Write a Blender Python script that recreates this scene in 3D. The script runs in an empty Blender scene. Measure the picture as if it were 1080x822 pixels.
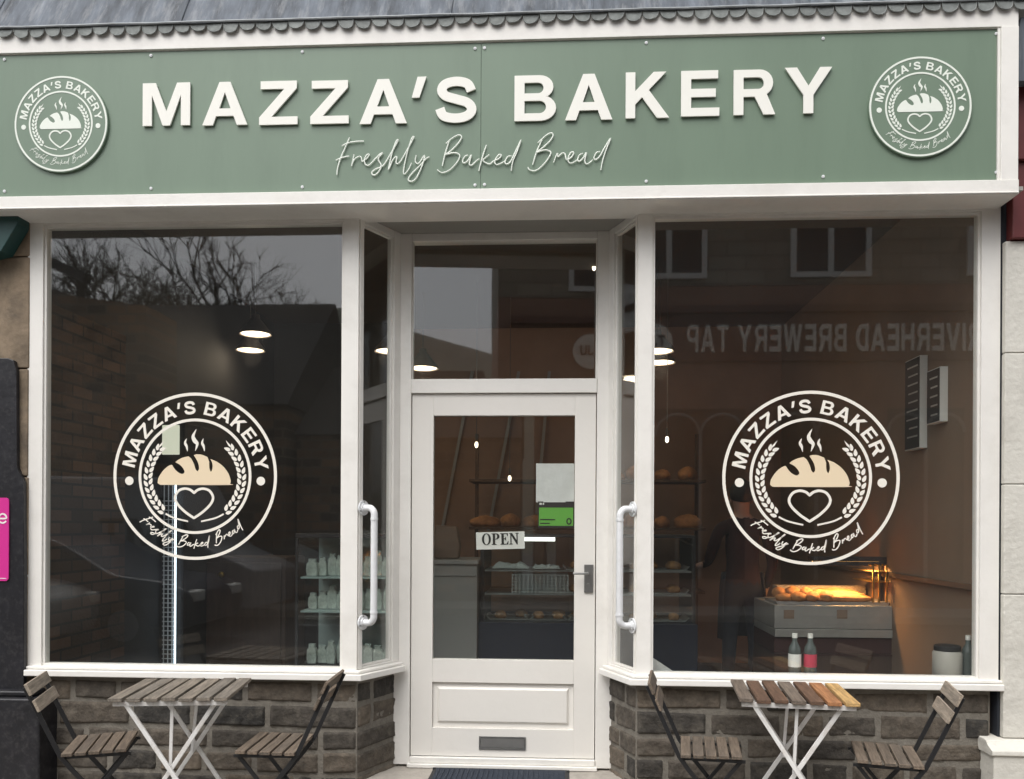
import bpy, bmesh, math, random
from math import sin, cos, pi, radians as R
from mathutils import Vector as V, Matrix, noise as mnoise
random.seed(7)
S = bpy.context.scene
C = S.collection

# ------------------------------------------------------------------ camera
F, D, EYE = 900.0, 4.615, 1.5
YAW, ROLL, HY = 0.0562, 0.0052, 553.0
cd = bpy.data.cameras.new('camera'); cam = bpy.data.objects.new('camera', cd); C.objects.link(cam)
cd.sensor_width = 36; cd.lens = F*36/1080; cd.shift_y = (HY-411)/1080
cd.clip_start = .05; cd.clip_end = 3000
cam.matrix_world = Matrix.Translation((0, -D, EYE)) @ Matrix.Rotation(YAW, 4, 'Z') @ Matrix.Rotation(pi/2, 4, 'X') @ Matrix.Rotation(ROLL, 4, 'Z')
S.camera = cam
def ray(px, py):
    x, y = (px-540)/F, (HY-py)/F
    x, y = cos(ROLL)*x - sin(ROLL)*y, sin(ROLL)*x + cos(ROLL)*y
    return V((cos(YAW)*x - sin(YAW), sin(YAW)*x + cos(YAW), y))
def at(px, py, Y):                 # measured photo point -> point on the plane at depth Y
    d = ray(px, py); t = (Y + D)/d.y
    return V((d.x*t, Y, EYE + d.z*t))
def X(px, Y=0, py=450): return at(px, py, Y).x
def Z(py, Y=0, px=590): return at(px, py, Y).z

# ------------------------------------------------------------------ materials
def mat(name, col, rough=.6, var=0., vscale=8., bump=0., bscale=60., metal=0., island=0., stain=None, stain_scale=3., stain_amt=.5, spec=.5, stretch=None, emit=None, emit_s=0.):
    m = bpy.data.materials.new(name); m.use_nodes = True
    nt = m.node_tree; N = nt.nodes; L = nt.links; b = N['Principled BSDF']
    b.inputs['Roughness'].default_value = rough; b.inputs['Metallic'].default_value = metal
    b.inputs['Specular IOR Level'].default_value = spec
    c4 = (*col, 1)
    b.inputs['Base Color'].default_value = c4
    tc = N.new('ShaderNodeTexCoord'); co = tc.outputs['Object']
    if stretch:
        mp = N.new('ShaderNodeMapping'); mp.inputs['Scale'].default_value = stretch
        L.new(co, mp.inputs['Vector']); co = mp.outputs['Vector']
    cur = None
    if var > 0:
        n = N.new('ShaderNodeTexNoise'); n.inputs['Scale'].default_value = vscale; n.inputs['Detail'].default_value = 6; n.inputs['Roughness'].default_value = .65
        L.new(co, n.inputs['Vector'])
        r = N.new('ShaderNodeValToRGB'); r.color_ramp.elements[0].position = .3; r.color_ramp.elements[1].position = .7
        r.color_ramp.elements[0].color = (*[max(0, c*(1-var)) for c in col], 1)
        r.color_ramp.elements[1].color = (*[c*(1+var) for c in col], 1)
        L.new(n.outputs['Fac'], r.inputs['Fac']); cur = r.outputs['Color']
    if island > 0:
        g = N.new('ShaderNodeNewGeometry')
        mx = N.new('ShaderNodeMix'); mx.data_type = 'RGBA'; mx.blend_type = 'MULTIPLY'; mx.inputs[0].default_value = 1
        rr = N.new('ShaderNodeValToRGB'); e = rr.color_ramp.elements
        e[0].color = (1-island, 1-island*.95, 1-island*.9, 1); e[1].color = (1+island, 1+island*.8, 1+island*.55, 1)
        k = e.new(.5); k.color = (1, .97, .93, 1)
        L.new(g.outputs['Random Per Island'], rr.inputs['Fac'])
        if cur: L.new(cur, mx.inputs[6])
        else: mx.inputs[6].default_value = c4
        L.new(rr.outputs['Color'], mx.inputs[7]); cur = mx.outputs[2]
    if stain:
        n = N.new('ShaderNodeTexNoise'); n.inputs['Scale'].default_value = stain_scale; n.inputs['Detail'].default_value = 8; n.inputs['Roughness'].default_value = .7
        L.new(co, n.inputs['Vector'])
        r = N.new('ShaderNodeValToRGB'); r.color_ramp.elements[0].position = .5; r.color_ramp.elements[1].position = .72
        r.color_ramp.elements[0].color = (0, 0, 0, 1); r.color_ramp.elements[1].color = (stain_amt,)*3 + (1,)
        L.new(n.outputs['Fac'], r.inputs['Fac'])
        mx = N.new('ShaderNodeMix'); mx.data_type = 'RGBA'
        L.new(r.outputs['Color'], mx.inputs[0])
        if cur: L.new(cur, mx.inputs[6])
        else: mx.inputs[6].default_value = c4
        mx.inputs[7].default_value = (*stain, 1); cur = mx.outputs[2]
    if cur: L.new(cur, b.inputs['Base Color'])
    if bump > 0:
        n = N.new('ShaderNodeTexNoise'); n.inputs['Scale'].default_value = bscale; n.inputs['Detail'].default_value = 5
        L.new(co, n.inputs['Vector'])
        bp = N.new('ShaderNodeBump'); bp.inputs['Strength'].default_value = bump; bp.inputs['Distance'].default_value = .01
        L.new(n.outputs['Fac'], bp.inputs['Height']); L.new(bp.outputs['Normal'], b.inputs['Normal'])
    if emit:
        b.inputs['Emission Color'].default_value = (*emit, 1); b.inputs['Emission Strength'].default_value = emit_s
    return m

def glass_mat(name, tint, wobble=0., veil=0., rough=0.):
    m = bpy.data.materials.new(name); m.use_nodes = True
    nt = m.node_tree; N = nt.nodes; L = nt.links; N.clear()
    out = N.new('ShaderNodeOutputMaterial'); mix = N.new('ShaderNodeMixShader')
    dv = N.new('ShaderNodeBsdfDiffuse'); dv.inputs[0].default_value = (.8, .8, .76, 1); dm = N.new('ShaderNodeMixShader')
    tc0 = N.new('ShaderNodeTexCoord'); dn = N.new('ShaderNodeTexNoise'); dn.inputs['Scale'].default_value = 2.4; dn.inputs['Detail'].default_value = 7; da = N.new('ShaderNodeMath'); da.operation = 'MULTIPLY'; da.inputs[1].default_value = veil*2
    L.new(tc0.outputs['Object'], dn.inputs['Vector']); L.new(dn.outputs['Fac'], da.inputs[0]); L.new(da.outputs[0], dm.inputs[0])
    tr = N.new('ShaderNodeBsdfTransparent'); tr.inputs[0].default_value = (*tint, 1)
    gl = N.new('ShaderNodeBsdfGlossy'); gl.inputs['Roughness'].default_value = rough; gl.inputs['Color'].default_value = (1, 1, 1, 1)
    lw = N.new('ShaderNodeLayerWeight'); lw.inputs['Blend'].default_value = .5
    p = N.new('ShaderNodeMath'); p.operation = 'POWER'; p.inputs[1].default_value = 5
    a = N.new('ShaderNodeMath'); a.operation = 'MULTIPLY_ADD'; a.inputs[1].default_value = .956; a.inputs[2].default_value = .052
    L.new(lw.outputs['Facing'], p.inputs[0]); L.new(p.outputs[0], a.inputs[0]); L.new(a.outputs[0], mix.inputs[0])
    if wobble:
        tc = N.new('ShaderNodeTexCoord'); n = N.new('ShaderNodeTexNoise'); n.inputs['Scale'].default_value = 1.6; n.inputs['Detail'].default_value = 1
        bp = N.new('ShaderNodeBump'); bp.inputs['Strength'].default_value = wobble; bp.inputs['Distance'].default_value = .01
        L.new(tc.outputs['Object'], n.inputs['Vector']); L.new(n.outputs['Fac'], bp.inputs['Height']); L.new(bp.outputs['Normal'], gl.inputs['Normal'])
    L.new(tr.outputs[0], mix.inputs[1]); L.new(gl.outputs[0], mix.inputs[2]); L.new(mix.outputs[0], dm.inputs[1]); L.new(dv.outputs[0], dm.inputs[2]); L.new(dm.outputs[0], out.inputs['Surface'])
    return m

M = {}
M['white'] = mat('painted_timber', (.815, .795, .75), .42, .04, 3, .10, 25, stain=(.47, .44, .38), stain_scale=3.2, stain_amt=.24)
M['doorpaint'] = mat('door_paint', (.78, .755, .705), .42, .04, 2.5, .10, 22, stain=(.52, .49, .45), stain_scale=5, stain_amt=.15)
M['soffit'] = mat('soffit_shaded_white', (.34, .33, .30), .6, .06, 2, .05, 20)  # white paint with the shade under the fascia put into its grey
M['green'] = mat('green_panel', (.165, .230, .166), .36, .05, 1.1, .05, 1.6, stain=(.115, .165, .118), stain_scale=2.6, stain_amt=.30, stretch=(2.2, 2.2, .45))
M['cream'] = mat('cream_letter', (.86, .85, .78), .45)
M['creamprint'] = mat('pale_print', (.80, .84, .76), .5)
M['vinyl'] = mat('cream_vinyl', (.86, .82, .73), .55)
M['loaf'] = mat('loaf_vinyl', (.80, .66, .46), .55)
M['lead'] = mat('lead_sheet', (.088, .102, .122), .75, .6, 5, .25, 30, metal=.0, stain=(.30, .31, .32), stain_scale=7, stain_amt=.6, stretch=(2.6, 1, .22))
M['leadlip'] = mat('lead_lip', (.32, .34, .35), .55, .3, 9)
M['leadtrim'] = mat('lead_trim', (.21, .225, .215), .6, .3, 14, .3, 40, metal=.15)
M['stone'] = mat('gritstone', (.075, .065, .054), .9, .45, 20, .6, 70, island=.6, stain=(.15, .132, .105), stain_scale=13, stain_amt=.55)
M['mortar'] = mat('mortar', (.178, .162, .136), .95, .22, 30, .5, 90)
M['glass'] = glass_mat('window_glass', (.965, .975, .965), .018, .0055, .018)
M['clearglass'] = glass_mat('case_glass', (.93, .97, .96))
M['plastic'] = mat('white_plastic', (.74, .75, .76), .35, .04, 20, stain=(.45, .44, .42), stain_scale=12, stain_amt=.25)
M['steel'] = mat('brushed_steel', (.33, .33, .32), .38, .1, 10, metal=.9)
M['steel2'] = mat('shop_steel', (.45, .45, .45), .35, .08, 8, metal=.7)
M['blacksteel'] = mat('black_steel', (.012, .012, .013), .45)
M['whitesteel'] = mat('white_steel', (.74, .73, .71), .45, .04, 10, stain=(.3, .2, .12), stain_scale=14, stain_amt=.5)
def wood(n, c, isl=.18): return mat(n, c, .8, .45, 12, .45, 45, island=isl, stretch=(7, .55, 7), stain=tuple(x*.45 for x in c), stain_scale=5, stain_amt=.6)
M['greywood'] = wood('weathered_wood', (.20, .175, .145))
M['chairwood'] = wood('weathered_chair_wood', (.145, .115, .088), .3)
M['palewood'] = wood('pale_weathered_wood', (.34, .29, .235))
M['brownwood'] = wood('brown_wood', (.125, .072, .045), .05)
M['greybrown'] = wood('grey_brown_wood', (.155, .125, .10), .05)
M['orangewood'] = wood('orange_wood', (.36, .165, .07), .05)
M['yellowwood'] = wood('yellow_wood', (.50, .32, .13), .05)
M['mat'] = mat('rubber_mat', (.022, .03, .045), .95, .3, 60, .6, 160)
M['matedge'] = mat('rubber_edge', (.015, .016, .018), .7)
M['paving'] = mat('stone_paving', (.36, .33, .29), .9, .16, 6, .3, 70, stain=(.15, .14, .125), stain_scale=4, stain_amt=.5)
M['flags'] = mat('flagstones', (.3, .28, .25), .9)
_n = M['flags'].node_tree; _t = _n.nodes.new('ShaderNodeTexBrick'); _t.inputs['Color1'].default_value = (.33, .305, .27, 1); _t.inputs['Color2'].default_value = (.25, .235, .21, 1); _t.inputs['Mortar'].default_value = (.12, .11, .10, 1); _t.inputs['Scale'].default_value = 1; _t.inputs['Brick Width'].default_value = .9; _t.inputs['Row Height'].default_value = .6; _t.inputs['Mortar Size'].default_value = .008
_c = _n.nodes.new('ShaderNodeTexCoord'); _n.links.new(_c.outputs['Object'], _t.inputs['Vector']); _n.links.new(_t.outputs['Color'], _n.nodes['Principled BSDF'].inputs['Base Color'])
M['asphalt'] = mat('asphalt', (.05, .05, .052), .9, .2, 20, .5, 150)
M['kerb'] = mat('kerb_stone', (.30, .28, .25), .9, .2, 8, .3, 60)
M['tanstone'] = mat('tan_stone', (.225, .172, .118), .9, .38, 6, .5, 30, stain=(.06, .05, .042), stain_scale=4.5, stain_amt=.75)
M['blackpaint'] = mat('black_gloss_paint', (.011, .011, .014), .42, .3, 8, .3, 14, stain=(.10, .095, .095), stain_scale=34, stain_amt=.3)
M['creamstone'] = mat('painted_stone', (.62, .60, .54), .8, .07, 5, .45, 35, stain=(.37, .345, .30), stain_scale=4, stain_amt=.6)
M['darkgap'] = mat('dark_reveal', (.022, .026, .034), .7)
M['pink'] = mat('pink_enamel', (.62, .03, .27), .4)
M['teal'] = mat('teal_paint', (.012, .055, .052), .5)
M['maroon'] = mat('maroon_paint', (.115, .022, .022), .5, .15, 5)
M['paper'] = mat('white_paper', (.70, .71, .69), .8, .05, 18, .5, 14)
M['cardwhite'] = mat('white_card', (.78, .77, .73), .7)
M['ink'] = mat('black_ink', (.012, .012, .012), .6)
M['greencard'] = mat('green_card', (.13, .42, .055), .6)
# interior
M['floorin'] = mat('shop_floor', (.05, .05, .055), .5, .2, 6)
M['ceil'] = mat('shop_ceiling', (.085, .065, .052), .8)
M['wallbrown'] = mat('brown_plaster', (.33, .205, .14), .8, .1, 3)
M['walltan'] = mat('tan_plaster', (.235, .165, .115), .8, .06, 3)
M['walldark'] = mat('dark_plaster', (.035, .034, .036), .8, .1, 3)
M['navy'] = mat('navy_front', (.014, .02, .038), .45)
M['greyunit'] = mat('grey_unit', (.33, .33, .31), .5)
M['brownpanel'] = mat('brown_panel', (.075, .047, .034), .5, .2, 6, stretch=(5, 5, .6))
M['brass'] = mat('brass', (.55, .38, .12), .3, metal=1)
M['bread'] = mat('bread_crust', (.42, .20, .075), .75, .4, 14, .3, 40, island=.25)
M['tray'] = mat('tray_steel', (.5, .5, .5), .35, metal=.6)
M['frost'] = mat('frosted_shelf', (.55, .64, .63), .5)
M['pack'] = mat('wrapped_goods', (.55, .58, .57), .5, .3, 20, island=.3)
M['led'] = mat('led_tube', (.9, .95, 1), .5, emit=(.72, .88, 1), emit_s=2.0)
M['ledwhite'] = mat('led_strip', (1, 1, 1), .5, emit=(1, .97, .9), emit_s=1.6)
M['lampglow'] = mat('lamp_glow', (1, .9, .75), .5, emit=(1, .88, .70), emit_s=.75)
M['header'] = mat('lit_header', (.8, .85, .7), .5, emit=(.86, .88, .70), emit_s=.42)
M['bulb'] = mat('bulb_glow', (1, .9, .7), .5, emit=(1, .86, .62), emit_s=2.5)
M['heat'] = mat('heat_lamp', (1, .7, .4), .5, emit=(1, .52, .16), emit_s=1.6)
M['shade'] = mat('lamp_shade', (.16, .14, .12), .4, metal=.2)
M['chalk'] = mat('black_board', (.015, .015, .015), .7)
M['skin'] = mat('skin', (.45, .27, .20), .55)
M['dado'] = mat('dado_rail', (.12, .085, .06), .5)
M['steeldim'] = mat('counter_steel', (.42, .42, .40), .4, .1, 8, metal=.4)
M['deepmaroon'] = mat('deep_maroon', (.05, .02, .018), .5)
M['trouser'] = mat('navy_cloth', (.010, .013, .022), .9, .2, 30)
M['jumper'] = mat('maroon_cloth', (.030, .010, .011), .9, .2, 30)
M['hair'] = mat('dark_hair', (.014, .009, .007), .5)
M['shoe'] = mat('black_leather', (.012, .012, .012), .4)
M['redlabel'] = mat('red_label', (.55, .05, .09), .5)
M['bottle'] = mat('bottle_plastic', (.085, .10, .095), .12)
M['jarbody'] = mat('jar_plastic', (.36, .345, .31), .5)
# street opposite
def brickmat(name, c1, c2, mortar, sc, bw=.5, rh=.25):
    m = mat(name, c1, .9); nt = m.node_tree; N = nt.nodes; L = nt.links; b = N['Principled BSDF']
    tc = N.new('ShaderNodeTexCoord'); mp = N.new('ShaderNodeMapping'); mp.inputs['Rotation'].default_value = (R(90), 0, 0)
    t = N.new('ShaderNodeTexBrick'); t.inputs['Color1'].default_value = (*c1, 1); t.inputs['Color2'].default_value = (*c2, 1); t.inputs['Mortar'].default_value = (*mortar, 1)
    t.inputs['Scale'].default_value = sc; t.inputs['Brick Width'].default_value = bw; t.inputs['Row Height'].default_value = rh; t.inputs['Mortar Size'].default_value = .018
    L.new(tc.outputs['Object'], mp.inputs['Vector']); L.new(mp.outputs['Vector'], t.inputs['Vector']); L.new(t.outputs['Color'], b.inputs['Base Color'])
    return m
M['pubstone'] = brickmat('coursed_stone', (.24, .225, .19), (.32, .30, .25), (.17, .16, .14), 1, .7, .26)
M['barnstone'] = brickmat('rubble_stone', (.40, .22, .12), (.05, .042, .036), (.22, .18, .14), 1, .36, .17)
M['slate'] = mat('roof_slate', (.05, .05, .052), .95, .3, 8, spec=.1)
M['pubmaroon'] = mat('pub_paint', (.25, .135, .10), .5)
M['pubsign'] = mat('pub_sign', (.115, .045, .036), .5)
M['publetter'] = mat('pub_letter', (.92, .88, .80), .5)
M['winwhite'] = mat('window_paint', (.75, .75, .72), .5)
M['darkpane'] = mat('dark_pane', (.02, .022, .024), .15)
M['vanwhite'] = mat('van_paint', (.30, .31, .33), .4)
M['carblue'] = mat('car_paint', (.012, .022, .045), .3)
M['carsilver'] = mat('silver_paint', (.32, .33, .33), .35, metal=.3)
M['tyre'] = mat('tyre_rubber', (.015, .015, .015), .8)
M['bark'] = mat('bark', (.035, .03, .026), .9, .3, 10)
M['hill'] = mat('hill_grass_hazed', (.115, .125, .10), .95, .3, .05)  # grass lightened and greyed, distance haze put into the colour

# ------------------------------------------------------------------ mesh helpers
def bm_new(): return bmesh.new()
def box(bm, x0, x1, y0, y1, z0, z1, mi=0, M4=None):
    vs = [bm.verts.new((x, y, z)) for x in (x0, x1) for y in (y0, y1) for z in (z0, z1)]
    if M4: [setattr(v, 'co', M4 @ v.co) for v in vs]
    for q in ((0,1,3,2), (4,6,7,5), (0,4,5,1), (2,3,7,6), (0,2,6,4), (1,5,7,3)):
        f = bm.faces.new([vs[i] for i in q]); f.material_index = mi
    return vs
def quad(bm, pts, mi=0):
    f = bm.faces.new([bm.verts.new(p) for p in pts]); f.material_index = mi; return f
def prism(bm, pts, axis, a, b, mi=0):   # polygon in the plane across 'axis', pushed from a to b
    def mk(p, t): return {'x': (t, p[0], p[1]), 'y': (p[0], t, p[1]), 'z': (p[0], p[1], t)}[axis]
    A = [bm.verts.new(mk(p, a)) for p in pts]; B = [bm.verts.new(mk(p, b)) for p in pts]
    n = len(pts)
    fs = [bm.faces.new(A), bm.faces.new(B[::-1])]
    for i in range(n): fs.append(bm.faces.new((A[i], B[i], B[(i+1) % n], A[(i+1) % n])))
    for f in fs: f.material_index = mi
def bar(bm, p, q, w, h, up=(0, 0, 1), mi=0):
    p, q = V(p), V(q); d = (q-p).normalized(); u = V(up)
    s = d.cross(u)
    if s.length < 1e-4: s = d.cross(V((1, 0, 0)))
    s.normalize(); u = s.cross(d).normalized()
    vs = []
    for e in (p, q):
        for a, b in ((-1, -1), (1, -1), (1, 1), (-1, 1)): vs.append(bm.verts.new(e + s*a*w/2 + u*b*h/2))
    for qd in ((3,2,1,0), (4,5,6,7), (0,1,5,4), (1,2,6,5), (2,3,7,6), (3,0,4,7)):
        f = bm.faces.new([vs[i] for i in qd]); f.material_index = mi
def tube(bm, pts, r, seg=10, mi=0, closed=False, flat=None, taper=None):
    pts = [V(p) for p in pts]; n = len(pts); rings = []
    prev = None
    for i, p in enumerate(pts):
        if closed: d = pts[(i+1) % n] - pts[i-1]
        else: d = pts[min(i+1, n-1)] - pts[max(i-1, 0)]
        d.normalize()
        if prev is None:
            a = d.cross(V((0, 0, 1)))
            if a.length < .05: a = d.cross(V((0, 1, 0)))
        else:
            a = prev - d*prev.dot(d)
            if a.length < 1e-5: a = d.orthogonal()
        a.normalize(); prev = a; b = d.cross(a)
        rr = r*(taper(i/(n-1)) if taper else 1)
        ring = []
        for k in range(seg):
            o = (a*cos(2*pi*k/seg) + b*sin(2*pi*k/seg))*rr
            if flat: o = V((o.x*flat[0], o.y*flat[1], o.z*flat[2]))
            ring.append(bm.verts.new(p+o))
        rings.append(ring)
    m = n if closed else n-1
    for i in range(m):
        A, B = rings[i], rings[(i+1) % n]
        for k in range(seg):
            f = bm.faces.new((A[k], A[(k+1) % seg], B[(k+1) % seg], B[k])); f.material_index = mi; f.smooth = True
    if not closed:
        for rg in (rings[0][::-1], rings[-1]):
            f = bm.faces.new(rg); f.material_index = mi
def lathe(bm, prof, cx=0, cy=0, seg=24, mi=0):
    rings = []
    for r, z in prof:
        if r < 1e-5: rings.append([bm.verts.new((cx, cy, z))])
        else: rings.append([bm.verts.new((cx + r*cos(2*pi*k/seg), cy + r*sin(2*pi*k/seg), z)) for k in range(seg)])
    for A, B in zip(rings, rings[1:]):
        for k in range(seg):
            a0, a1 = A[k % len(A)], A[(k+1) % len(A)]; b0, b1 = B[k % len(B)], B[(k+1) % len(B)]
            vs = []
            for v in (a0, a1, b1, b0):
                if v not in vs: vs.append(v)
            if len(vs) > 2:
                f = bm.faces.new(vs); f.material_index = mi; f.smooth = True
def obj(name, bm, mats, parent=None, bevel=0, sharp=40, fix=True, seg=2):
    if fix: bmesh.ops.recalc_face_normals(bm, faces=bm.faces)
    me = bpy.data.meshes.new(name); bm.to_mesh(me); bm.free()
    for m in (mats if isinstance(mats, (list, tuple)) else [mats]): me.materials.append(M[m])
    if sharp: me.set_sharp_from_angle(angle=R(sharp))
    o = bpy.data.objects.new(name, me); C.objects.link(o)
    if parent: o.parent = parent
    if bevel:
        for p in me.polygons: p.use_smooth = True
        me.set_sharp_from_angle(angle=R(30))
        b = o.modifiers.new('bevel', 'BEVEL'); b.width = bevel; b.segments = seg; b.limit_method = 'ANGLE'; b.angle_limit = R(35); b.harden_normals = True
    return o
def tag(o, label=None, cat=None, group=None, kind=None):
    if label: o['label'] = label
    if cat: o['category'] = cat
    if group: o['group'] = group
    if kind: o['kind'] = kind
    return o
def thing(name, label, cat, loc=(0, 0, 0), rz=0, group=None):
    o = bpy.data.objects.new(name, None); C.objects.link(o); o.location = loc; o.rotation_euler = (0, 0, rz); o.empty_display_size = .1
    return tag(o, label, cat, group)
def kids(o): return [c for c in C.objects if c.parent == o]
def copy_tree(o, parent=None):
    c = o.copy(); C.objects.link(c); c.parent = parent
    for ch in kids(o): copy_tree(ch, c)
    return c

# ------------------------------------------------------------------ lettering
def arc(cx, cy, rx, ry, a0, a1, n=10): return [(cx+rx*cos(R(a0+(a1-a0)*i/n)), cy+ry*sin(R(a0+(a1-a0)*i/n))) for i in range(n+1)]
def catmull(pts, n=6, closed=False):
    out = []; N = len(pts); rng = range(N if closed else N-1)
    for i in rng:
        if closed: p0, p1, p2, p3 = pts[i-1], pts[i], pts[(i+1) % N], pts[(i+2) % N]
        else: p0, p1, p2, p3 = pts[max(i-1, 0)], pts[i], pts[i+1], pts[min(i+2, N-1)]
        for k in range(n):
            t = k/n
            out.append(tuple(.5*((2*b)+(-a+c)*t+(2*a-5*b+4*c-d)*t*t+(-a+3*b-3*c+d)*t**3) for a, b, c, d in zip(p0, p1, p2, p3)))
    if not closed: out.append(tuple(pts[-1]))
    return out
def stroke(path, w, taper=None):
    L_, Rr = [], []; n = len(path)
    for i, p in enumerate(path):
        a, b = path[max(i-1, 0)], path[min(i+1, n-1)]
        dx, dy = b[0]-a[0], b[1]-a[1]; l = math.hypot(dx, dy) or 1
        h = w/2*(taper(i/(n-1)) if taper else 1)
        L_.append((p[0]-dy/l*h, p[1]+dx/l*h)); Rr.append((p[0]+dy/l*h, p[1]-dx/l*h))
    return L_ + Rr[::-1]
def ringstroke(path, w):
    n = len(path); A, B = [], []
    for i, p in enumerate(path):
        a, b = path[i-1], path[(i+1) % n]; dx, dy = b[0]-a[0], b[1]-a[1]; l = math.hypot(dx, dy) or 1
        A.append((p[0]-dy/l*w/2, p[1]+dx/l*w/2)); B.append((p[0]+dy/l*w/2, p[1]-dx/l*w/2))
    return [A, B]
SP = catmull([(.75, .69), (.66, .85), (.43, .905), (.2, .85), (.125, .715), (.21, .59), (.43, .515), (.67, .43), (.76, .285), (.67, .15), (.43, .095), (.17, .15), (.085, .315)], 5)
G = {
 'M': (1.09, [[(0,0),(0,1),(.30,1),(.545,.33),(.79,1),(1.09,1),(1.09,0),(.88,0),(.88,.72),(.63,0),(.46,0),(.21,.72),(.21,0)]]),
 'A': (1.03, [[(0,0),(.39,1),(.64,1),(1.03,0),(.79,0),(.715,.21),(.315,.21),(.24,0)], [(.385,.385),(.645,.385),(.515,.76)]]),
 'Z': (.87, [[(0,0),(0,.17),(.57,.82),(.03,.82),(.03,1),(.85,1),(.85,.83),(.28,.18),(.87,.18),(.87,0)]]),
 "'": (.33, [[(0,.56),(.13,1),(.33,1),(.17,.56)]]),
 'S': (.85, [stroke(SP, .2)]),
 'B': (.92, [[(0,0),(0,1)]+arc(.55,.745,.3,.255,90,-62)+arc(.57,.28,.34,.28,62,-90), [(.22,.605),(.22,.84)]+arc(.52,.7225,.115,.1175,90,-90), [(.22,.165),(.22,.44)]+arc(.55,.3025,.14,.1375,90,-90)]),
 'K': (1.0, [[(0,0),(0,1),(.22,1),(.22,.59),(.64,1),(.93,1),(.53,.61),(1.0,0),(.72,0),(.375,.455),(.22,.3),(.22,0)]]),
 'E': (.84, [[(0,0),(0,1),(.81,1),(.81,.82),(.22,.82),(.22,.6),(.76,.6),(.76,.42),(.22,.42),(.22,.18),(.84,.18),(.84,0)]]),
 'R': (.93, [[(0,0),(0,1)]+arc(.58,.705,.3,.295,90,-58)+[(.93,0),(.67,0),(.47,.4),(.22,.4),(.22,0)], [(.22,.57),(.22,.83)]+arc(.55,.70,.125,.13,90,-90)]),
 'Y': (1.05, [[(.415,0),(.415,.4),(0,1),(.27,1),(.525,.6),(.78,1),(1.05,1),(.635,.4),(.635,0)]]),
 'P': (.88, [[(0,0),(0,1)]+arc(.56,.685,.31,.315,90,-90)+[(.22,.37),(.22,0)], [(.22,.54),(.22,.83)]+arc(.53,.685,.125,.145,90,-90)]),
 'D': (.94, [[(0,0),(0,1)]+arc(.42,.5,.5,.5,90,-90,14), [(.22,.18),(.22,.82)]+arc(.40,.5,.29,.32,90,-90,14)]),
 'H': (.92, [[(0,0),(0,1),(.22,1),(.22,.6),(.7,.6),(.7,1),(.92,1),(.92,0),(.7,0),(.7,.41),(.22,.41),(.22,0)]]),
 'T': (.86, [[(.32,0),(.32,.82),(0,.82),(0,1),(.86,1),(.86,.82),(.54,.82),(.54,0)]]),
 'V': (1.0, [[(.38,0),(0,1),(.24,1),(.5,.27),(.76,1),(1,1),(.62,0)]]),
 'W': (1.4, [[(.28,0),(0,1),(.23,1),(.41,.3),(.58,1),(.82,1),(.99,.3),(1.17,1),(1.4,1),(1.12,0),(.87,0),(.7,.68),(.53,0)]]),
 'I': (.22, [[(0,0),(0,1),(.22,1),(.22,0)]]),
 'U': (.9, [[(0,1),(.22,1),(.22,.36)]+arc(.45,.36,.23,.2,180,360)+[(.68,1),(.9,1)]+arc(.45,.36,.45,.37,360,180)]),
 'J': (.7, [[(.48,1),(.7,1)]+arc(.35,.33,.35,.34,360,180)+[(.2,.33)]+arc(.34,.32,.14,.15,180,360)]),
}
# bold roman capitals for the OPEN card
GS = {
 'O': (.82, [arc(.41,.5,.41,.52,0,360,28)[:-1], arc(.41,.5,.21,.46,0,360,28)[:-1]]),
 'P': (.72, [[(0,0),(0,.05),(.1,.08),(.1,.92),(0,.95),(0,1)]+arc(.42,.735,.30,.265,90,-90)+[(.32,.46),(.32,.08),(.44,.05),(.44,0)], [(.32,.53),(.32,.94)]+arc(.38,.735,.12,.205,90,-90)]),
 'E': (.74, [[(0,0),(0,.05),(.1,.08),(.1,.92),(0,.95),(0,1),(.69,1),(.69,.72),(.64,.72),(.56,.93),(.32,.94),(.32,.54),(.42,.56),(.48,.68),(.52,.68),(.52,.34),(.48,.34),(.42,.47),(.32,.48),(.32,.06),(.56,.07),(.69,.3),(.74,.3),(.71,0)]]),
 'N': (.86, [[(0,0),(0,.05),(.1,.08),(.1,.92),(0,.95),(0,1),(.27,1),(.66,.38),(.66,.92),(.56,.95),(.56,1),(.86,1),(.86,.95),(.76,.92),(.76,-.02),(.68,-.02),(.2,.76),(.2,.08),(.3,.05),(.3,0)]]),
}
def shift(cs, dx, dy, sx=1, sy=None): sy = sx if sy is None else sy; return [[(x*sx+dx, y*sy+dy) for x, y in c] for c in cs]
def flat(bm, contours, depth, tf, mi=0):     # fill even-odd, thickness 'depth'; tf maps (x, z, t) to a point
    cu = bpy.data.curves.new('tmp', 'CURVE'); cu.dimensions = '2D'; cu.fill_mode = 'BOTH'; cu.extrude = depth/2
    for c in contours:
        q = [c[0]]
        for p in c[1:]:
            if math.hypot(p[0]-q[-1][0], p[1]-q[-1][1]) > 1e-6: q.append(p)
        if math.hypot(q[0][0]-q[-1][0], q[0][1]-q[-1][1]) < 1e-6: q.pop()
        sp = cu.splines.new('POLY'); sp.points.add(len(q)-1); sp.use_cyclic_u = True
        for pt, p in zip(sp.points, q): pt.co = (p[0], p[1], 0, 1)
    o = bpy.data.objects.new('tmp', cu); C.objects.link(o)
    me = bpy.data.meshes.new_from_object(o.evaluated_get(bpy.context.evaluated_depsgraph_get()))
    vs = [bm.verts.new(tf(v.co.x, v.co.y, v.co.z)) for v in me.vertices]
    for p in me.polygons:
        try: f = bm.faces.new([vs[i] for i in p.vertices]); f.material_index = mi
        except ValueError: pass
    bpy.data.objects.remove(o); bpy.data.curves.remove(cu); bpy.data.meshes.remove(me)
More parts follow.
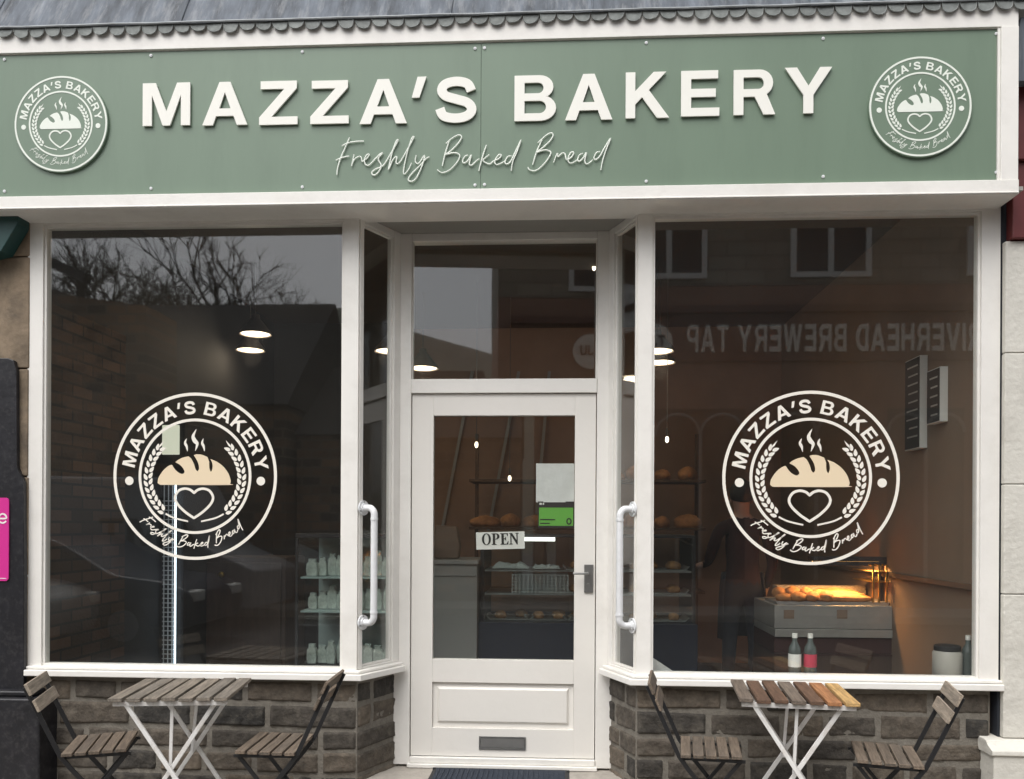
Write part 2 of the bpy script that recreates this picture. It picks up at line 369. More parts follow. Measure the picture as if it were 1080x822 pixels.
def text_contours(s, gap=.16, glyphs=G, space=.5):
    x, out = 0, []
    for ch in s:
        if ch == ' ': x += space; continue
        w, cs = glyphs[ch]; out += shift(cs, x, 0); x += w+gap
    return out, x-gap
# handwritten line, traced from the sign (1 unit = one pixel of an enlarged view, y down)
_a = lambda l: [(345+x/6.75, 135+y/6.75) for x, y in l]
_b = lambda l: [(455+x/5.54, 135+y/5.54) for x, y in l]
SCRIPT = [
 _a([(160,68),(130,140),(95,220),(75,290),(70,335)]), _a([(105,130),(150,108),(210,98),(262,96)]), _a([(62,232),(110,212),(158,202)]),
 _a([(192,190),(184,230),(174,272),(186,240),(206,214),(236,204),(246,222),(252,240),(285,216),(300,190),(281,195),(265,230),(276,264),(302,264),(340,225),(375,190),(396,180),(370,210),(366,232),(386,270),(366,315),(335,338),(318,320),(345,295),(400,268),(450,190),(505,92),(490,100),(460,190),(438,298),(468,228),(496,206),(492,252),(520,243),(580,140),(618,68),(600,80),(565,200),(545,300),(550,330),(578,300),(602,250)]),
 _a([(635,195),(628,240),(652,254),(694,196),(680,260),(640,350),(605,382),(578,370),(600,330),(660,270),(708,217),(728,208)]),
 _a([(870,92),(842,180),(820,272)]), _a([(846,112),(890,75),(935,52),(958,66),(934,110),(880,165),(846,190),(902,178),(942,192),(934,232),(880,295),(820,320),(784,298)]),
 _a([(1002,195),(980,205),(965,236),(976,252),(1002,234),(1027,193),(1012,256),(1030,266),(1062,236),(1084,222)]),
 _b([(322,100),(300,165),(277,252)]), _b([(338,158),(302,188),(320,206),(342,212),(362,196),(396,180),(408,160),(392,160),(370,195),(379,215),(402,210),(432,193)]),
 _b([(468,165),(445,170),(430,200),(440,212),(462,198),(490,142),(525,70),(500,140),(475,200),(467,252)]),
 _b([(647,70),(615,140),(592,216)]), _b([(622,88),(670,45),(700,30),(711,46),(690,80),(640,125),(612,145),(660,130),(696,140),(690,167),(655,215),(610,250),(574,246),(564,230)]),
 _b([(714,202),(736,148),(740,170),(762,150),(780,152),(790,186),(820,170),(831,145),(815,145),(798,180),(806,205),(827,204),(852,188)]),
 _b([(886,150),(865,160),(855,186),(866,196),(890,172),(906,145),(896,194),(910,212),(942,188)]), _b([(986,140),(965,145),(950,175),(961,186),(985,165),(1010,120),(1048,60),(1020,130),(1000,195),(990,247)]),
]
def script_lines(): return [catmull(l, 4) for l in SCRIPT]

def logo_parts():
    """Round bakery emblem, outer radius 1, as named contour lists and strokes."""
    P = {}
    P['outer_ring'] = [arc(0,0,1,1,0,360,96)[:-1], arc(0,0,.964,.964,0,360,96)[:-1]]
    P['inner_ring'] = [arc(0,0,.69,.69,0,360,80)[:-1], arc(0,0,.657,.657,0,360,80)[:-1]]
    s = "MAZZA'S BAKERY"; h = .158; r0 = .742; gap = .17
    ws = [(.5 if c == ' ' else G[c][0]+gap) for c in s]; tot = sum(ws); a0, a1 = 173.0, 4.0
    x = 0; let = []
    for c, w in zip(s, ws):
        if c != ' ':
            th = R(a0 + (a1-a0)*(x+w/2)/tot); gw = G[c][0]
            for ct in G[c][1]:
                let.append([((px-gw/2)*h*sin(th) + (r0+pz*h)*cos(th), -(px-gw/2)*h*cos(th) + (r0+pz*h)*sin(th)) for px, pz in ct])
        x += w
    P['lettering'] = let + [arc(.806*cos(R(t)), .806*sin(R(t)), .052, .052, 0, 360, 20)[:-1] for t in (184, -4)]
    def q(l): return [((x-449)/365, (408-y)/365) for x, y in l]
    A = q([(283,438),(287,414),(308,383),(330,364),(345,358)]); B = q([(348,360),(360,378),(376,392),(393,398),(403,390),(397,374),(382,358),(362,347)])
    D1 = q([(372,338),(394,327),(420,321)]); E = q([(432,330),(444,352),(452,376),(461,386),(468,374),(462,346),(444,316)])
    F1 = q([(456,312),(480,314),(505,324)]); H1 = q([(513,345),(514,372),(521,388),(528,372),(526,348),(517,332)])
    I1 = q([(545,343),(575,365),(598,395),(609,426),(606,440),(596,446),(294,446)])
    P['loaf'] = [catmull(A,4)+catmull(B,4)+catmull(D1,4)+catmull(E,4)+catmull(F1,4)+catmull(H1,4)+catmull(I1,4)]
    hp = [(0,-.20),(.045,-.163),(.115,-.148),(.19,-.175),(.232,-.25),(.205,-.33),(.11,-.425),(0,-.5),(-.11,-.425),(-.205,-.33),(-.232,-.25),(-.19,-.175),(-.115,-.148),(-.045,-.163)]
    hp = [(x-.008, y) for x, y in hp]
    P['heart'] = ringstroke(hp[:1]+catmull(hp[0:8],5)[1:]+catmull(hp[7:]+hp[:1],5)[1:-1], .03)
    tp = lambda t: max(.06, sin(pi*t))
    P['steam'] = [stroke(catmull(q([(455,203),(441,232),(447,252),(459,268),(450,298)]),6), .05, tp), stroke(catmull(q([(412,243),(405,262),(412,278),(416,300)]),6), .032, tp), stroke(catmull(q([(487,243),(481,262),(488,278),(492,300)]),6), .032, tp)]
    wh = {1: [], -1: []}
    for sg in (1, -1):
        for k in range(12):
            t = R(139 + k*7.6); rr_ = .575 - .02*abs(k-5.5)/5.5
            for side in (1, -1):
                up = (sin(t), -cos(t)); ou = (cos(t)*side, sin(t)*side); a_ = .5
                u = (up[0]*cos(a_)+ou[0]*sin(a_), up[1]*cos(a_)+ou[1]*sin(a_)); n = (-u[1], u[0]); l = .040
                tt = t + (R(2.2) if side > 0 else 0)
                b = (rr_*cos(tt)+ou[0]*.031, rr_*sin(tt)-.02+ou[1]*.031)
                leaf = [(b[0]-u[0]*l, b[1]-u[1]*l), (b[0]+n[0]*.0225-u[0]*.008, b[1]+n[1]*.0225-u[1]*.008), (b[0]+u[0]*l*1.1, b[1]+u[1]*l*1.1), (b[0]-n[0]*.0225-u[0]*.008, b[1]-n[1]*.0225-u[1]*.008)]
                wh[sg].append([(x*sg, y) for x, y in catmull(leaf, 3, True)])
        tip = [(-.38,.40),(-.425,.36),(-.46,.34),(-.42,.39)]
        wh[sg].append([(x*sg, y) for x, y in [(-.375,.43),(-.43,.375),(-.45,.33),(-.405,.37)]])
        wh[sg].append([(x*sg, y) for x, y in stroke(catmull([(-.355,-.45),(-.25,-.50),(-.08,-.54)],6), .02)])
    P['wheat'] = wh[1]; P['wheat2'] = wh[-1]
    return P
LOGO = logo_parts()
def logo_script(bm, Rr, tf, r):
    for l in script_lines():
        pts = []
        for x, y in l:
            th = R(219 + (x-354)/290*97); rad = (.805 + (y-166+(x-500)*.02)/290*1.2)
            pts.append(tf(rad*cos(th)*Rr, rad*sin(th)*Rr, 0))
        tube(bm, pts, r, 5, flat=(1, .35, 1))

# ================================================================== SETTING
bm = bm_new(); box(bm, -900, 900, -900, 900, -.5, -.12); tag(obj('ground', bm, 'asphalt'), kind='structure')
bm = bm_new(); box(bm, -40, 40, -2.7, 12, -.2, 0.0)
tag(obj('pavement', bm, 'flags'), kind='structure')
bm = bm_new()
for i in range(80): box(bm, -40+i+.004, -39+i-.004, -2.83, -2.704, -.2, .004)
tag(obj('kerb', bm, 'kerb', bevel=.012), kind='structure')
bm = bm_new(); box(bm, -40, 40, -14, -9.8, -.2, 0.0); tag(obj('opposite_pavement', bm, 'paving'), kind='structure')
# doorstep slab in the recess
RD = .30                                    # depth of the recessed door
XL0, XR0 = X(378), X(672.5)                 # bay corners on the front plane
XL1, XR1 = X(421.5, RD), X(642, RD)         # inner corners at the door
ZS = Z(810, RD)                             # level of the doorstep
ZG0, ZG1 = .713, 3.135                      # glass bottom / top
GX = (-2.861, -1.196, .5005, 2.178)         # glass edges of the two display windows
FX0, FX1 = -2.962, 2.287                    # outer edges of the shopfront frame
ZSOF = 3.185

shop = thing('bakery_shop', 'white framed bakery shopfront with two display windows and a recessed half-glazed door', 'shop')

# --- stone stall risers: rough-faced blocks laid in courses
def riser(p0, p1, p2, parent, seed):
    """stone wall under the window: p0->p1 along the front, p1->p2 round into the recess."""
    rnd = random.Random(seed); bm = bm_new(); z0, z1 = -.02, .635
    segs = [(V((*p0, 0)), V((*p1, 0))), (V((*p1, 0)), V((*p2, 0)))]
    for a, b in segs:
        d = (b-a).normalized(); n = V((d.y, -d.x, 0)); L_ = (b-a).length
        if n.y > 0: n = -n
        q = [a, b, b-n*.12, a-n*.12]
        vs = [bm.verts.new((p.x, p.y, z)) for z in (z0, z1) for p in q]
        for f in ((0,1,5,4), (4,5,6,7)):
            fc = bm.faces.new([vs[i] for i in f]); fc.material_index = 1
        zz = z1 - .004; row = 0; off = rnd.random()*.3
        while zz > z0+.03:
            h = (.125, .138, .118, .13, .15)[row % 5]; s = -off if L_ > 1 else 0
            row += 1; off = rnd.random()*.3
            while s < L_-.02:
                w = rnd.uniform(.2, .46) if L_ > 1 else rnd.choice((.13, .2, .26, .3)); s0 = max(s, .002); s1 = min(s+w, L_-.002)
                if L_-s1 < .1: s1 = L_-.002
                s = s1+.001 if s1 > L_-.01 else s+w
                if s1-s0 < .05: continue
                m_ = .0105; a0, a1, b0, b1 = s0+m_*(s0 > .01), s1-m_*(s1 < L_-.01), zz-h+m_, zz-m_
                nx, nz = max(5, int((a1-a0)/.012)), 12; base = rnd.uniform(-.002, .006); sd = rnd.random()*100
                jit = [rnd.uniform(-.010, .010) for _ in range(4)]
                gv = []
                for j in range(nz+1):
                    for i in range(nx+1):
                        u, v = i/nx, j/nz
                        x = a0+(a1-a0)*u; z = b0+(b1-b0)*v + (jit[0]*(1-u)*(1-v)+jit[1]*u*(1-v)+jit[2]*(1-u)*v+jit[3]*u*v)*.8
                        e = min(u*(a1-a0), (1-u)*(a1-a0), v*(b1-b0), (1-v)*(b1-b0))
                        t = min(1, e/.010); hgt = -.005 + (.011+base)*(t*t*(3-2*t))
                        nn = mnoise.fractal(V((x*14+sd, z*14, sd)), 1, 2, 4)
                        hgt += (nn*.0065 + .003*mnoise.noise(V((x*60, z*60, sd))))*t
                        xx = x + (mnoise.noise(V((z*40, sd, 3)))*.003 if 0 < i < nx else mnoise.noise(V((z*40, sd, 9)))*.004*(.01 < s0 and s1 < L_-.01))
                        P_ = a + d*xx + n*(hgt)
                        gv.append(bm.verts.new((P_.x, P_.y, z)))
                for j in range(nz):
                    for i in range(nx):
                        k = j*(nx+1)+i
                        fc = bm.faces.new((gv[k], gv[k+1], gv[k+nx+2], gv[k+nx+1])); fc.smooth = True; fc.material_index = 0
            zz -= h
    for f in bm.faces:
        f.normal_update()
    o = obj('stall_riser', bm, ['stone', 'mortar'], parent, sharp=0, fix=False)
    return o
riser((FX0+.03, .0), (XL0, .0), (XL1, RD+.06), shop, 3)
riser((XR1, RD+.06), (XR0, 0), (XR0, 0), shop, 5) if False else None
def riser_right():
    bm = None
    o = riser((FX1-.03, .0), (XR0, .0), (XR1, RD+.06), shop, 11)
    me = o.data
    for p in me.polygons: p.flip()
riser_right()

# --- sills
def sill(pts, parent):
    """pts: outline of the front edge, left to right; boards with a nosing and a drip."""
    bm = bm_new()
    def strip(off, back, z0, z1):
        ns = []
        for i, p in enumerate(pts):
            if i == 0: d = V(pts[1])-V(pts[0])
            elif i == len(pts)-1: d = V(pts[-1])-V(pts[-2])
            else:
                d1 = (V(pts[i])-V(pts[i-1])).normalized(); d2 = (V(pts[i+1])-V(pts[i])).normalized(); d = d1+d2
            d.normalize(); n = V((d.y, -d.x)); k = 1
            if 0 < i < len(pts)-1:
                n1 = V((d2.y, -d2.x)); k = 1/max(.3, n.dot(n1))
            ns.append((n, k))
        A = [V(p)+n*off*k for p, (n, k) in zip(pts, ns)]; B = [V(p)-n*back*k for p, (n, k) in zip(pts, ns)]
        poly = [(a.x, a.y) for a in A] + [(b.x, b.y) for b in B[::-1]]
        prism(bm, poly, 'z', z0, z1)
    strip(.052, .09, .648, .682)
    strip(.032, .088, .684, .700)
    return obj('sill', bm, 'white', parent, bevel=.005)

# --- display windows
YF = -.028                                  # frame face
def display_window(xa, xb, ga, gb, name):
    bm = bm_new()
    for x0, x1 in ((xa, ga-.014), (gb+.014, xb)): box(bm, x0, x1, YF, .05, .700, ZSOF)
    box(bm, ga-.013, gb+.013, YF+.002, .05, ZG1+.014, ZSOF)              # head
    box(bm, ga-.013, gb+.013, YF+.002, .05, .7005, ZG0-.012)             # bottom rail
    # glazing beads, a little back from the face
    b = .013
    for x0, x1, z0, z1 in ((ga-b, ga, ZG0-b, ZG1+b), (gb, gb+b, ZG0-b, ZG1+b), (ga+.0005, gb-.0005, ZG0-b+.001, ZG0), (ga+.0005, gb-.0005, ZG1, ZG1+b)):
        box(bm, x0, x1, YF+.012, .03, z0, z1)
    f = obj('display_window', bm, 'white', shop, bevel=.003)
    bm = bm_new(); box(bm, ga-.008, gb+.008, 0, .006, ZG0-.008, ZG1+.008)
    obj('pane', bm, 'glass', f)
    return f
wl = display_window(FX0, XL0+.004, GX[0], GX[1], 'l')
wr = display_window(XR0-.004, FX1, GX[2], GX[3], 'r')
tag(wl, 'left display window'); tag(wr, 'right display window')
sill([(FX0+.012, YF+.01), (XL0+.006, YF+.01), (XL1+.004, RD-.012)], wl)
sill([(XR1-.004, RD-.012), (XR0-.006, YF+.01), (FX1+.012, YF+.01)], wr)

# --- splayed side windows
def side_window(p, q, fr0, fr1):
    """p front corner, q inner corner; fr0/fr1 share of the width where the glass starts and ends."""
    p, q = V((*p, 0)), V((*q, 0)); d = (q-p); L_ = d.length; d.normalize(); n = V((d.y, -d.x, 0))
    if n.y > 0: n = -n
    Mx = Matrix.Translation(p) @ Matrix((( d.x, -n.x, 0, 0), (d.y, -n.y, 0, 0), (0, 0, 1, 0), (0, 0, 0, 1)))
    a, b = L_*fr0, L_*fr1; e = .013
    bm = bm_new()
    box(bm, .004, a-e, -.004, .05, .701, ZSOF, M4=Mx); box(bm, b+e, L_-.002, -.004, .05, .701, ZSOF, M4=Mx)
    box(bm, a-e+.001, b+e-.001, -.002, .05, ZG1+.01, ZSOF, M4=Mx); box(bm, a-e+.001, b+e-.001, -.002, .05, .701, ZG0-.002, M4=Mx)
    for x0, x1, z0, z1 in ((a-e+.0005, a, ZG0-.001, ZG1+.009), (b, b+e-.0005, ZG0-.001, ZG1+.009), (a+.0005, b-.0005, ZG0-.001, ZG0+.011), (a+.0005, b-.0005, ZG1-.002, ZG1+.009)):
        box(bm, x0, x1, .010, .03, z0, z1, M4=Mx)
    f = obj('side_window', bm, 'white', shop, bevel=.003)
    bm = bm_new(); box(bm, a-.006, b+.006, .020, .026, ZG0-.0005, ZG1+.006, M4=Mx); obj('pane', bm, 'glass', f)
    return Mx, L_
MXL, LLs = side_window((XL0+.006, YF+.012), (XL1, RD), .13, .80)
MXR, LRs = side_window((XR0-.006, YF+.012), (XR1, RD), .10, .78)

# --- grab rails on the outer stiles
def grab_rail(Mx, L_, fr):
    bm = bm_new(); x = L_*fr; o = .085; zt, zb = Z(536, 0, 400), Z(657, 0, 400); r = .0185
    q = .038; pts = [(x, -.006, zt), (x, -o+q, zt)] + [(x, -o+q-q*sin(R(a)), zt-q+q*cos(R(a))) for a in range(10, 91, 10)] + [(x, -o+q-q*cos(R(a)), zb+q-q*sin(R(a))) for a in range(0, 91, 10)] + [(x, -.006, zb)]
    tube(bm, [Mx @ V(p) for p in pts], r, 14)
    for z in (zt, zb):
        tube(bm, [Mx @ V((x, -.0045, z)), Mx @ V((x, -.013, z))], .041, 20)
        tube(bm, [Mx @ V((x, -.013, z)), Mx @ V((x, -.021, z))], .026, 20)
    for z in (zt, zb):
        for a in (90, 210, 330): tube(bm, [Mx @ V((x+.033*cos(R(a)), -.0128, z+.033*sin(R(a)))), Mx @ V((x+.033*cos(R(a)), -.0150, z+.033*sin(R(a))))], .0045, 8, mi=1)
    for z in (zt-.06, zb+.06): tube(bm, [Mx @ V((x, -o, z-.006)), Mx @ V((x, -o, z+.006))], r+.003, 14)
    return obj('grab_rail', bm, ['plastic', 'steel'], shop)
grab_rail(MXL, LLs, .09); grab_rail(MXR, LRs, .07)

# --- door frame, transom, door
DX0, DX1 = X(433.5, RD), X(629.5, RD)
ZT0, ZT1 = Z(414.5, RD), Z(399.5, RD)       # transom bar
bm = bm_new()
box(bm, XL1-.03, DX0, RD, RD+.09, ZS, ZSOF); box(bm, DX1, XR1+.03, RD, RD+.09, ZS, ZSOF)
box(bm, DX0+.0005, DX1-.0005, RD-.006, RD+.085, ZT0, ZT1)
box(bm, DX0+.0005, DX1-.0005, RD+.001, RD+.085, Z(252.5, RD), ZSOF)
for s, x in ((1, DX0), (-1, DX1)): box(bm, min(x, x+s*.008), max(x, x+s*.008), RD+.012, RD+.05, ZT1+.0005, Z(252.5, RD)-.0005)
frm = obj('door_frame', bm, 'white', shop, bevel=.004)
# the transom pane sits slightly askew in its rebate
bm = bm_new(); zc = (ZT1+Z(252.5, RD))/2; xc = (DX0+DX1)/2; hw = (DX1-DX0)/2
rot = Matrix.Translation((xc, RD+.045, 0)) @ Matrix.Rotation(R(2.8), 4, 'Z')
box(bm, -hw+.004, hw-.004, -.003, .003, ZT1-.005, Z(252.5, RD)+.005, M4=rot); obj('pane', bm, 'glass', frm)
bm = bm_new(); box(bm, DX0-.01, DX1+.01, RD-.03, RD+.08, ZS-.01, ZS+.0125); box(bm, DX0+.002, DX1-.002, RD-.012, RD+.02, ZS+.0135, ZS+.048)
obj('threshold', bm, 'white', shop, bevel=.004)
dx0, dx1 = DX0+.005, DX1-.005; dz0, dz1 = ZS+.052, ZT0-.004; DY = RD+.012
gx0, gx1 = X(457, RD), X(606.5, RD); gz0, gz1 = Z(697.5, RD), Z(438, RD)
px0, px1 = X(455.5, RD), X(606.5, RD); pz0, pz1 = Z(770.5, RD), Z(722, RD)
bm = bm_new()
box(bm, dx0, gx0, DY, DY+.045, dz0, dz1); box(bm, gx1, dx1, DY, DY+.045, dz0, dz1)
box(bm, gx0+.0003, gx1-.0003, DY, DY+.045, gz1, dz1); box(bm, gx0+.0003, gx1-.0003, DY, DY+.045, pz1, gz0); box(bm, gx0+.0003, gx1-.0003, DY, DY+.045, dz0, pz0)
# raised panel with a chamfer
box(bm, gx0+.0006, gx1-.0006, DY+.018, DY+.036, pz0+.0003, pz1-.0003)
def frustum(x0, x1, z0, z1, y0, y1, ins):
    a = [bm.verts.new(p) for p in ((x0, y0, z0), (x1, y0, z0), (x1, y0, z1), (x0, y0, z1))]
    b = [bm.verts.new(p) for p in ((x0+ins, y1, z0+ins), (x1-ins, y1, z0+ins), (x1-ins, y1, z1-ins), (x0+ins, y1, z1-ins))]
    bm.faces.new(b)
    for i in range(4): bm.faces.new((a[i], a[(i+1) % 4], b[(i+1) % 4], b[i]))
    bm.faces.new(a[::-1])
frustum(gx0+.026, gx1-.026, pz0+.026, pz1-.026, DY+.0175, DY+.004, .014)
door = obj('door', bm, 'doorpaint', shop, bevel=.0012)
bm = bm_new(); rot = Matrix.Translation(((gx0+gx1)/2, DY+.022, 0)) @ Matrix.Rotation(R(1.0), 4, 'Z'); hw = (gx1-gx0)/2
box(bm, -hw-.004, hw+.004, -.003, .003, gz0-.006, gz1+.006, M4=rot); obj('pane', bm, 'glass', door)
bm = bm_new(); hx0, hx1 = X(617, RD), X(626.5, RD)
box(bm, hx0, hx1, DY-.010, DY-.0005, Z(625, RD), Z(595.5, RD))
zl = Z(604.5, RD); tube(bm, [(hx0+.02, DY-.010, zl), (hx0+.02, DY-.045, zl), (hx0+.005, DY-.052, zl), (hx0-.065, DY-.052, zl)], .0075, 10)
tube(bm, [(hx0+.022, DY-.0105, Z(617, RD)), (hx0+.022, DY-.0125, Z(617, RD))], .010, 12)
obj('handle', bm, 'steel', door, bevel=.001)
bm = bm_new(); lx0, lx1, lz0, lz1 = X(505, RD, 780), X(554.5, RD, 780), Z(792.5, RD), Z(778.5, RD)
box(bm, lx0, lx1, DY-.007, DY-.0005, lz0, lz0+.008); box(bm, lx0, lx1, DY-.007, DY-.0005, lz1-.008, lz1)
box(bm, lx0, lx0+.009, DY-.007, DY-.0005, lz0+.0082, lz1-.0082); box(bm, lx1-.009, lx1, DY-.007, DY-.0005, lz0+.0082, lz1-.0082)
prism(bm, [(DY-.002, lz0+.009), (DY-.010, lz0+.012), (DY-.003, lz1-.009), (DY-.0006, lz1-.009)], 'x', lx0+.0095, lx1-.0095)
obj('letter_box', bm, 'steel', door, bevel=.0012)

# --- soffit, step, walls, ceiling
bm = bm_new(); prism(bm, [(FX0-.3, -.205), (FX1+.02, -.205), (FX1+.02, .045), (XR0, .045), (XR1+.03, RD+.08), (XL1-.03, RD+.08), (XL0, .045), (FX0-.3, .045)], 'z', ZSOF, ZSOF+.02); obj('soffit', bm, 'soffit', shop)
bm = bm_new()
prism(bm, [(XL1-.02, RD+.06), (XL0-.0, -.015), (XL0-.02, -.42), (XR0+.02, -.42), (XR0, -.015), (XR1+.02, RD+.06)], 'z', -.05, ZS-.0125)
obj('doorstep', bm, 'paving', shop, bevel=.01)
bm = bm_new(); YB = 4.3
box(bm, FX0-.12, FX1+.12, .12, YB, -.05, ZS-.02); obj('shop_floor', bm, 'floorin', shop)
bm = bm_new(); box(bm, FX0-.12, FX1+.12, .05, YB+.1, 3.55, 3.75); obj('shop_ceiling', bm, 'ceil', shop)
bm = bm_new(); box(bm, FX0-.12, FX1+.12, YB, YB+.15, 0, 3.55); obj('back_wall', bm, 'wallbrown', shop)
bm = bm_new(); box(bm, FX0+.021, X(432, 4.1), 4.0, YB-.003, 0, 3.549); obj('dark_back_box', bm, 'walldark', shop)  # dark box added to darken the left part of the back wall
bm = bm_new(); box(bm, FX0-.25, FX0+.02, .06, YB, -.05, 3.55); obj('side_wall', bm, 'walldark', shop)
m_ = mat('exposed_brick', (.2, .11, .07), .95, bump=.4); nt = m_.node_tree; tc_ = nt.nodes.new('ShaderNodeTexCoord'); sx_ = nt.nodes.new('ShaderNodeSeparateXYZ'); cx_ = nt.nodes.new('ShaderNodeCombineXYZ'); tb_ = nt.nodes.new('ShaderNodeTexBrick')
tb_.inputs['Color1'].default_value = (.145, .09, .062, 1); tb_.inputs['Color2'].default_value = (.06, .048, .04, 1); tb_.inputs['Mortar'].default_value = (.05, .043, .038, 1); tb_.inputs['Scale'].default_value = 1; tb_.inputs['Brick Width'].default_value = .22; tb_.inputs['Row Height'].default_value = .075; tb_.inputs['Mortar Size'].default_value = .008
nt.links.new(tc_.outputs['Object'], sx_.inputs[0]); nt.links.new(sx_.outputs['Y'], cx_.inputs['X']); nt.links.new(sx_.outputs['Z'], cx_.inputs['Y']); nt.links.new(cx_.outputs[0], tb_.inputs['Vector']); nt.links.new(tb_.outputs['Color'], nt.nodes['Principled BSDF'].inputs['Base Color']); M['exposed'] = m_
bm = bm_new(); box(bm, FX0+.0205, FX0+.05,   .065, .95, 0, 2.75); obj('exposed_brick_wall', bm, 'exposed', shop)
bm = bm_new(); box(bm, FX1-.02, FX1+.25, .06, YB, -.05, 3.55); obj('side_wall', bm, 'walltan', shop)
bm = bm_new(); box(bm, X(5)-.55, X(1070)+.6, .05, .3, ZSOF+.07, 6.5); obj('upper_wall', bm, 'pubstone', shop)
bm = bm_new(); box(bm, FX1-.045, FX1-.0201, .07, YB-.01, 1.15, 1.185); obj('dado_rail', bm, 'dado', shop, bevel=.004)
bm = bm_new()
for px in (480, 529, 566):
    a, b = at(px+9, 440, YB-.05), at(px-14 if px < 550 else px-2, 560, YB-.05)
    bar(bm, a+(a-b)*.4, b, .03, .02, (0, 1, 0))
obj('slanted_bar', bm, 'greyunit', shop)  # pale slanted bars standing in for thin lines in the door glass
# dark window boards inside
for a, b in ((FX0+.06, XL0-.02), (XR0+.02, FX1-.06)):
    bm = bm_new(); box(bm, a, b, .055, .26, .60, .66); obj('window_board', bm, 'navy', shop)

# --- lead canopy roof and scalloped edge
RX0, RX1 = X(-70, -.22), X(1120, -.22)
FT = EYE + 2.562                             # top of the white fascia board
bm = bm_new(); xs = [RX0]; 
for px in (-12, 190, 475, 625, 855): xs.append(X(px, -.24, 20))
xs.append(RX1)
for i, (a, b) in enumerate(zip(xs, xs[1:])):
    nx, nz = 16, 10; g = []
    for j in range(nz+1):
        for k in range(nx+1):
            u, v = k/nx, j/nz; x = a+.004+(b-a-.008)*u
            w = .006*mnoise.noise(V((x*5, v*2, i*3)))+.004*mnoise.noise(V((x*17, v*5, 1)))
            g.append(bm.verts.new((x, -.236 + .5*v + w*(1-.3*v), FT+.058 + .95*v + .004*mnoise.noise(V((x*4, i, 2))))))
    for j in range(nz):
        for k in range(nx):
            q = j*(nx+1)+k; f = bm.faces.new((g[q], g[q+1], g[q+nx+2], g[q+nx+1])); f.smooth = True
for x in xs[1:-1]: tube(bm, [(x, -.238, FT+.062), (x+.006, -.08, FT+.36), (x, .26, FT+1.0)], .0045, 6)
roof = obj('lead_roof', bm, 'lead', shop, fix=False)
bm = bm_new(); n = int((RX1-RX0)/.0875); rt = random.Random(4)
for i in range(n):
    x0 = RX0+i*.0875; w = .0875; dr = .050+rt.uniform(-.009, .007); tilt = rt.uniform(-.007, .007)
    pts = [(x0, FT+.068), (x0+.004, FT+.058)] + [(x0+w/2-w*.44*cos(pi*t/12), FT+.058-dr*(max(0, sin(pi*t/12))**.62)*.86 + tilt*cos(pi*t/12)) for t in range(1, 12)] + [(x0+w-.004, FT+.058), (x0+w, FT+.068)]
    y = -.228 - rt.uniform(0, .004)
    prism(bm, pts, 'y', y, y+.003)
    tube(bm, [(p[0], y-.001, p[1]) for p in pts[1:-1]], .0026, 5)
obj('scalloped_edge', bm, 'leadtrim', roof)
bm = bm_new(); tube(bm, [(RX0+(RX1-RX0)*i/60, -.236+.002*mnoise.noise(V((i*.7, 0, 0))), FT+.066+.004*mnoise.noise(V((i*.45, 2, 0)))) for i in range(61)], .006, 6); obj('roof_lip', bm, 'leadlip', roof)

# ================================================================== FASCIA SIGN
YS = -.215
sign = thing('fascia_sign', 'long sage green fascia sign with raised cream bakery lettering above both windows', 'shop sign', (0, 0, 0))
SX0, SX1 = X(-60, YS), X(1074, YS, 110); GZ0, GZ1 = EYE+1.732, EYE+2.502; FB = EYE+1.659
bw = .085
bm = bm_new()
box(bm, SX0, SX1, YS, .04, GZ1, FT+.064); box(bm, SX0, SX1-.0005, YS-.012, .04, FB, GZ0)
box(bm, SX1-bw, SX1-.001, YS-.006, .04, GZ0+.0005, GZ1-.0005)
box(bm, SX0, SX1-.002, YS-.018, YS-.0125, FB+.004, FB+.012)
frame = obj('frame', bm, 'white', sign, bevel=.004)
SEAM = X(507, YS, 110)
for a, b in ((SX0, SEAM-.0005), (SEAM+.0005, SX1-bw-.014)):
    bm = bm_new(); box(bm, a, b, YS+.014, YS+.03, GZ0+.001, GZ1-.004); obj('panel', bm, 'green', sign, bevel=.0015)
bm = bm_new(); box(bm, SX1-bw-.013, SX1-bw-.001, YS+.005, YS+.03, GZ0+.001, GZ1-.001); box(bm, SX0, SX1-bw-.0135, YS+.010, YS+.03, GZ1-.003, GZ1-.0005); obj('edge_trim', bm, 'white', sign)
YP = YS+.014                                 # face of the panel
# raised letters
LP = [('M',150,200,87,132), ('A',213,260.5,86,131.5), ('Z',273,313.5,85,131), ('Z',327,367.5,84.5,130), ('A',379,429,83,130), ("'",434,449.5,80.5,102.5), ('S',459.5,502,80.5,129), ('B',542.5,587,79,127), ('A',596,646,77.5,126), ('K',660,706,75.5,124), ('E',718.5,759,74,122), ('R',774,818,73,120.5), ('Y',828,878,70.5,119)]
for ch, x0, x1, y0, y1 in LP:
    w, cs = G[ch]; a, b = X(x0, YP-.02, 105), X(x1, YP-.02, 105); zt, zb = Z(y0, YP-.02, (x0+x1)/2), Z(y1, YP-.02, (x0+x1)/2)
    zs = [p[1] for c in cs for p in c]; lo, hi = min(zs), max(zs)
    bm = bm_new(); flat(bm, cs, .009, lambda x, z, t: V((a+(b-a)*x/w, YP-.0105+t, zb+(zt-zb)*(z-lo)/(hi-lo))))
    obj('letter', bm, 'cream', sign, sharp=30)
def sp(p):                                    # enlarged-view point of the tagline -> sign
    return at(p[0], p[1], YP-.009)
bm = bm_new()
for l in script_lines(): tube(bm, [sp(p) for p in l], .0039, 6, flat=(1, .8, 1), taper=lambda t: .75+.25*sin(pi*t))
obj('tagline', bm, 'creamprint', sign)
bm = bm_new(); tube(bm, [(0, 0, 0), (0, -.004, 0)], .008, 10); tube(bm, [(0, -.004, 0), (0, -.006, 0)], .004, 8)
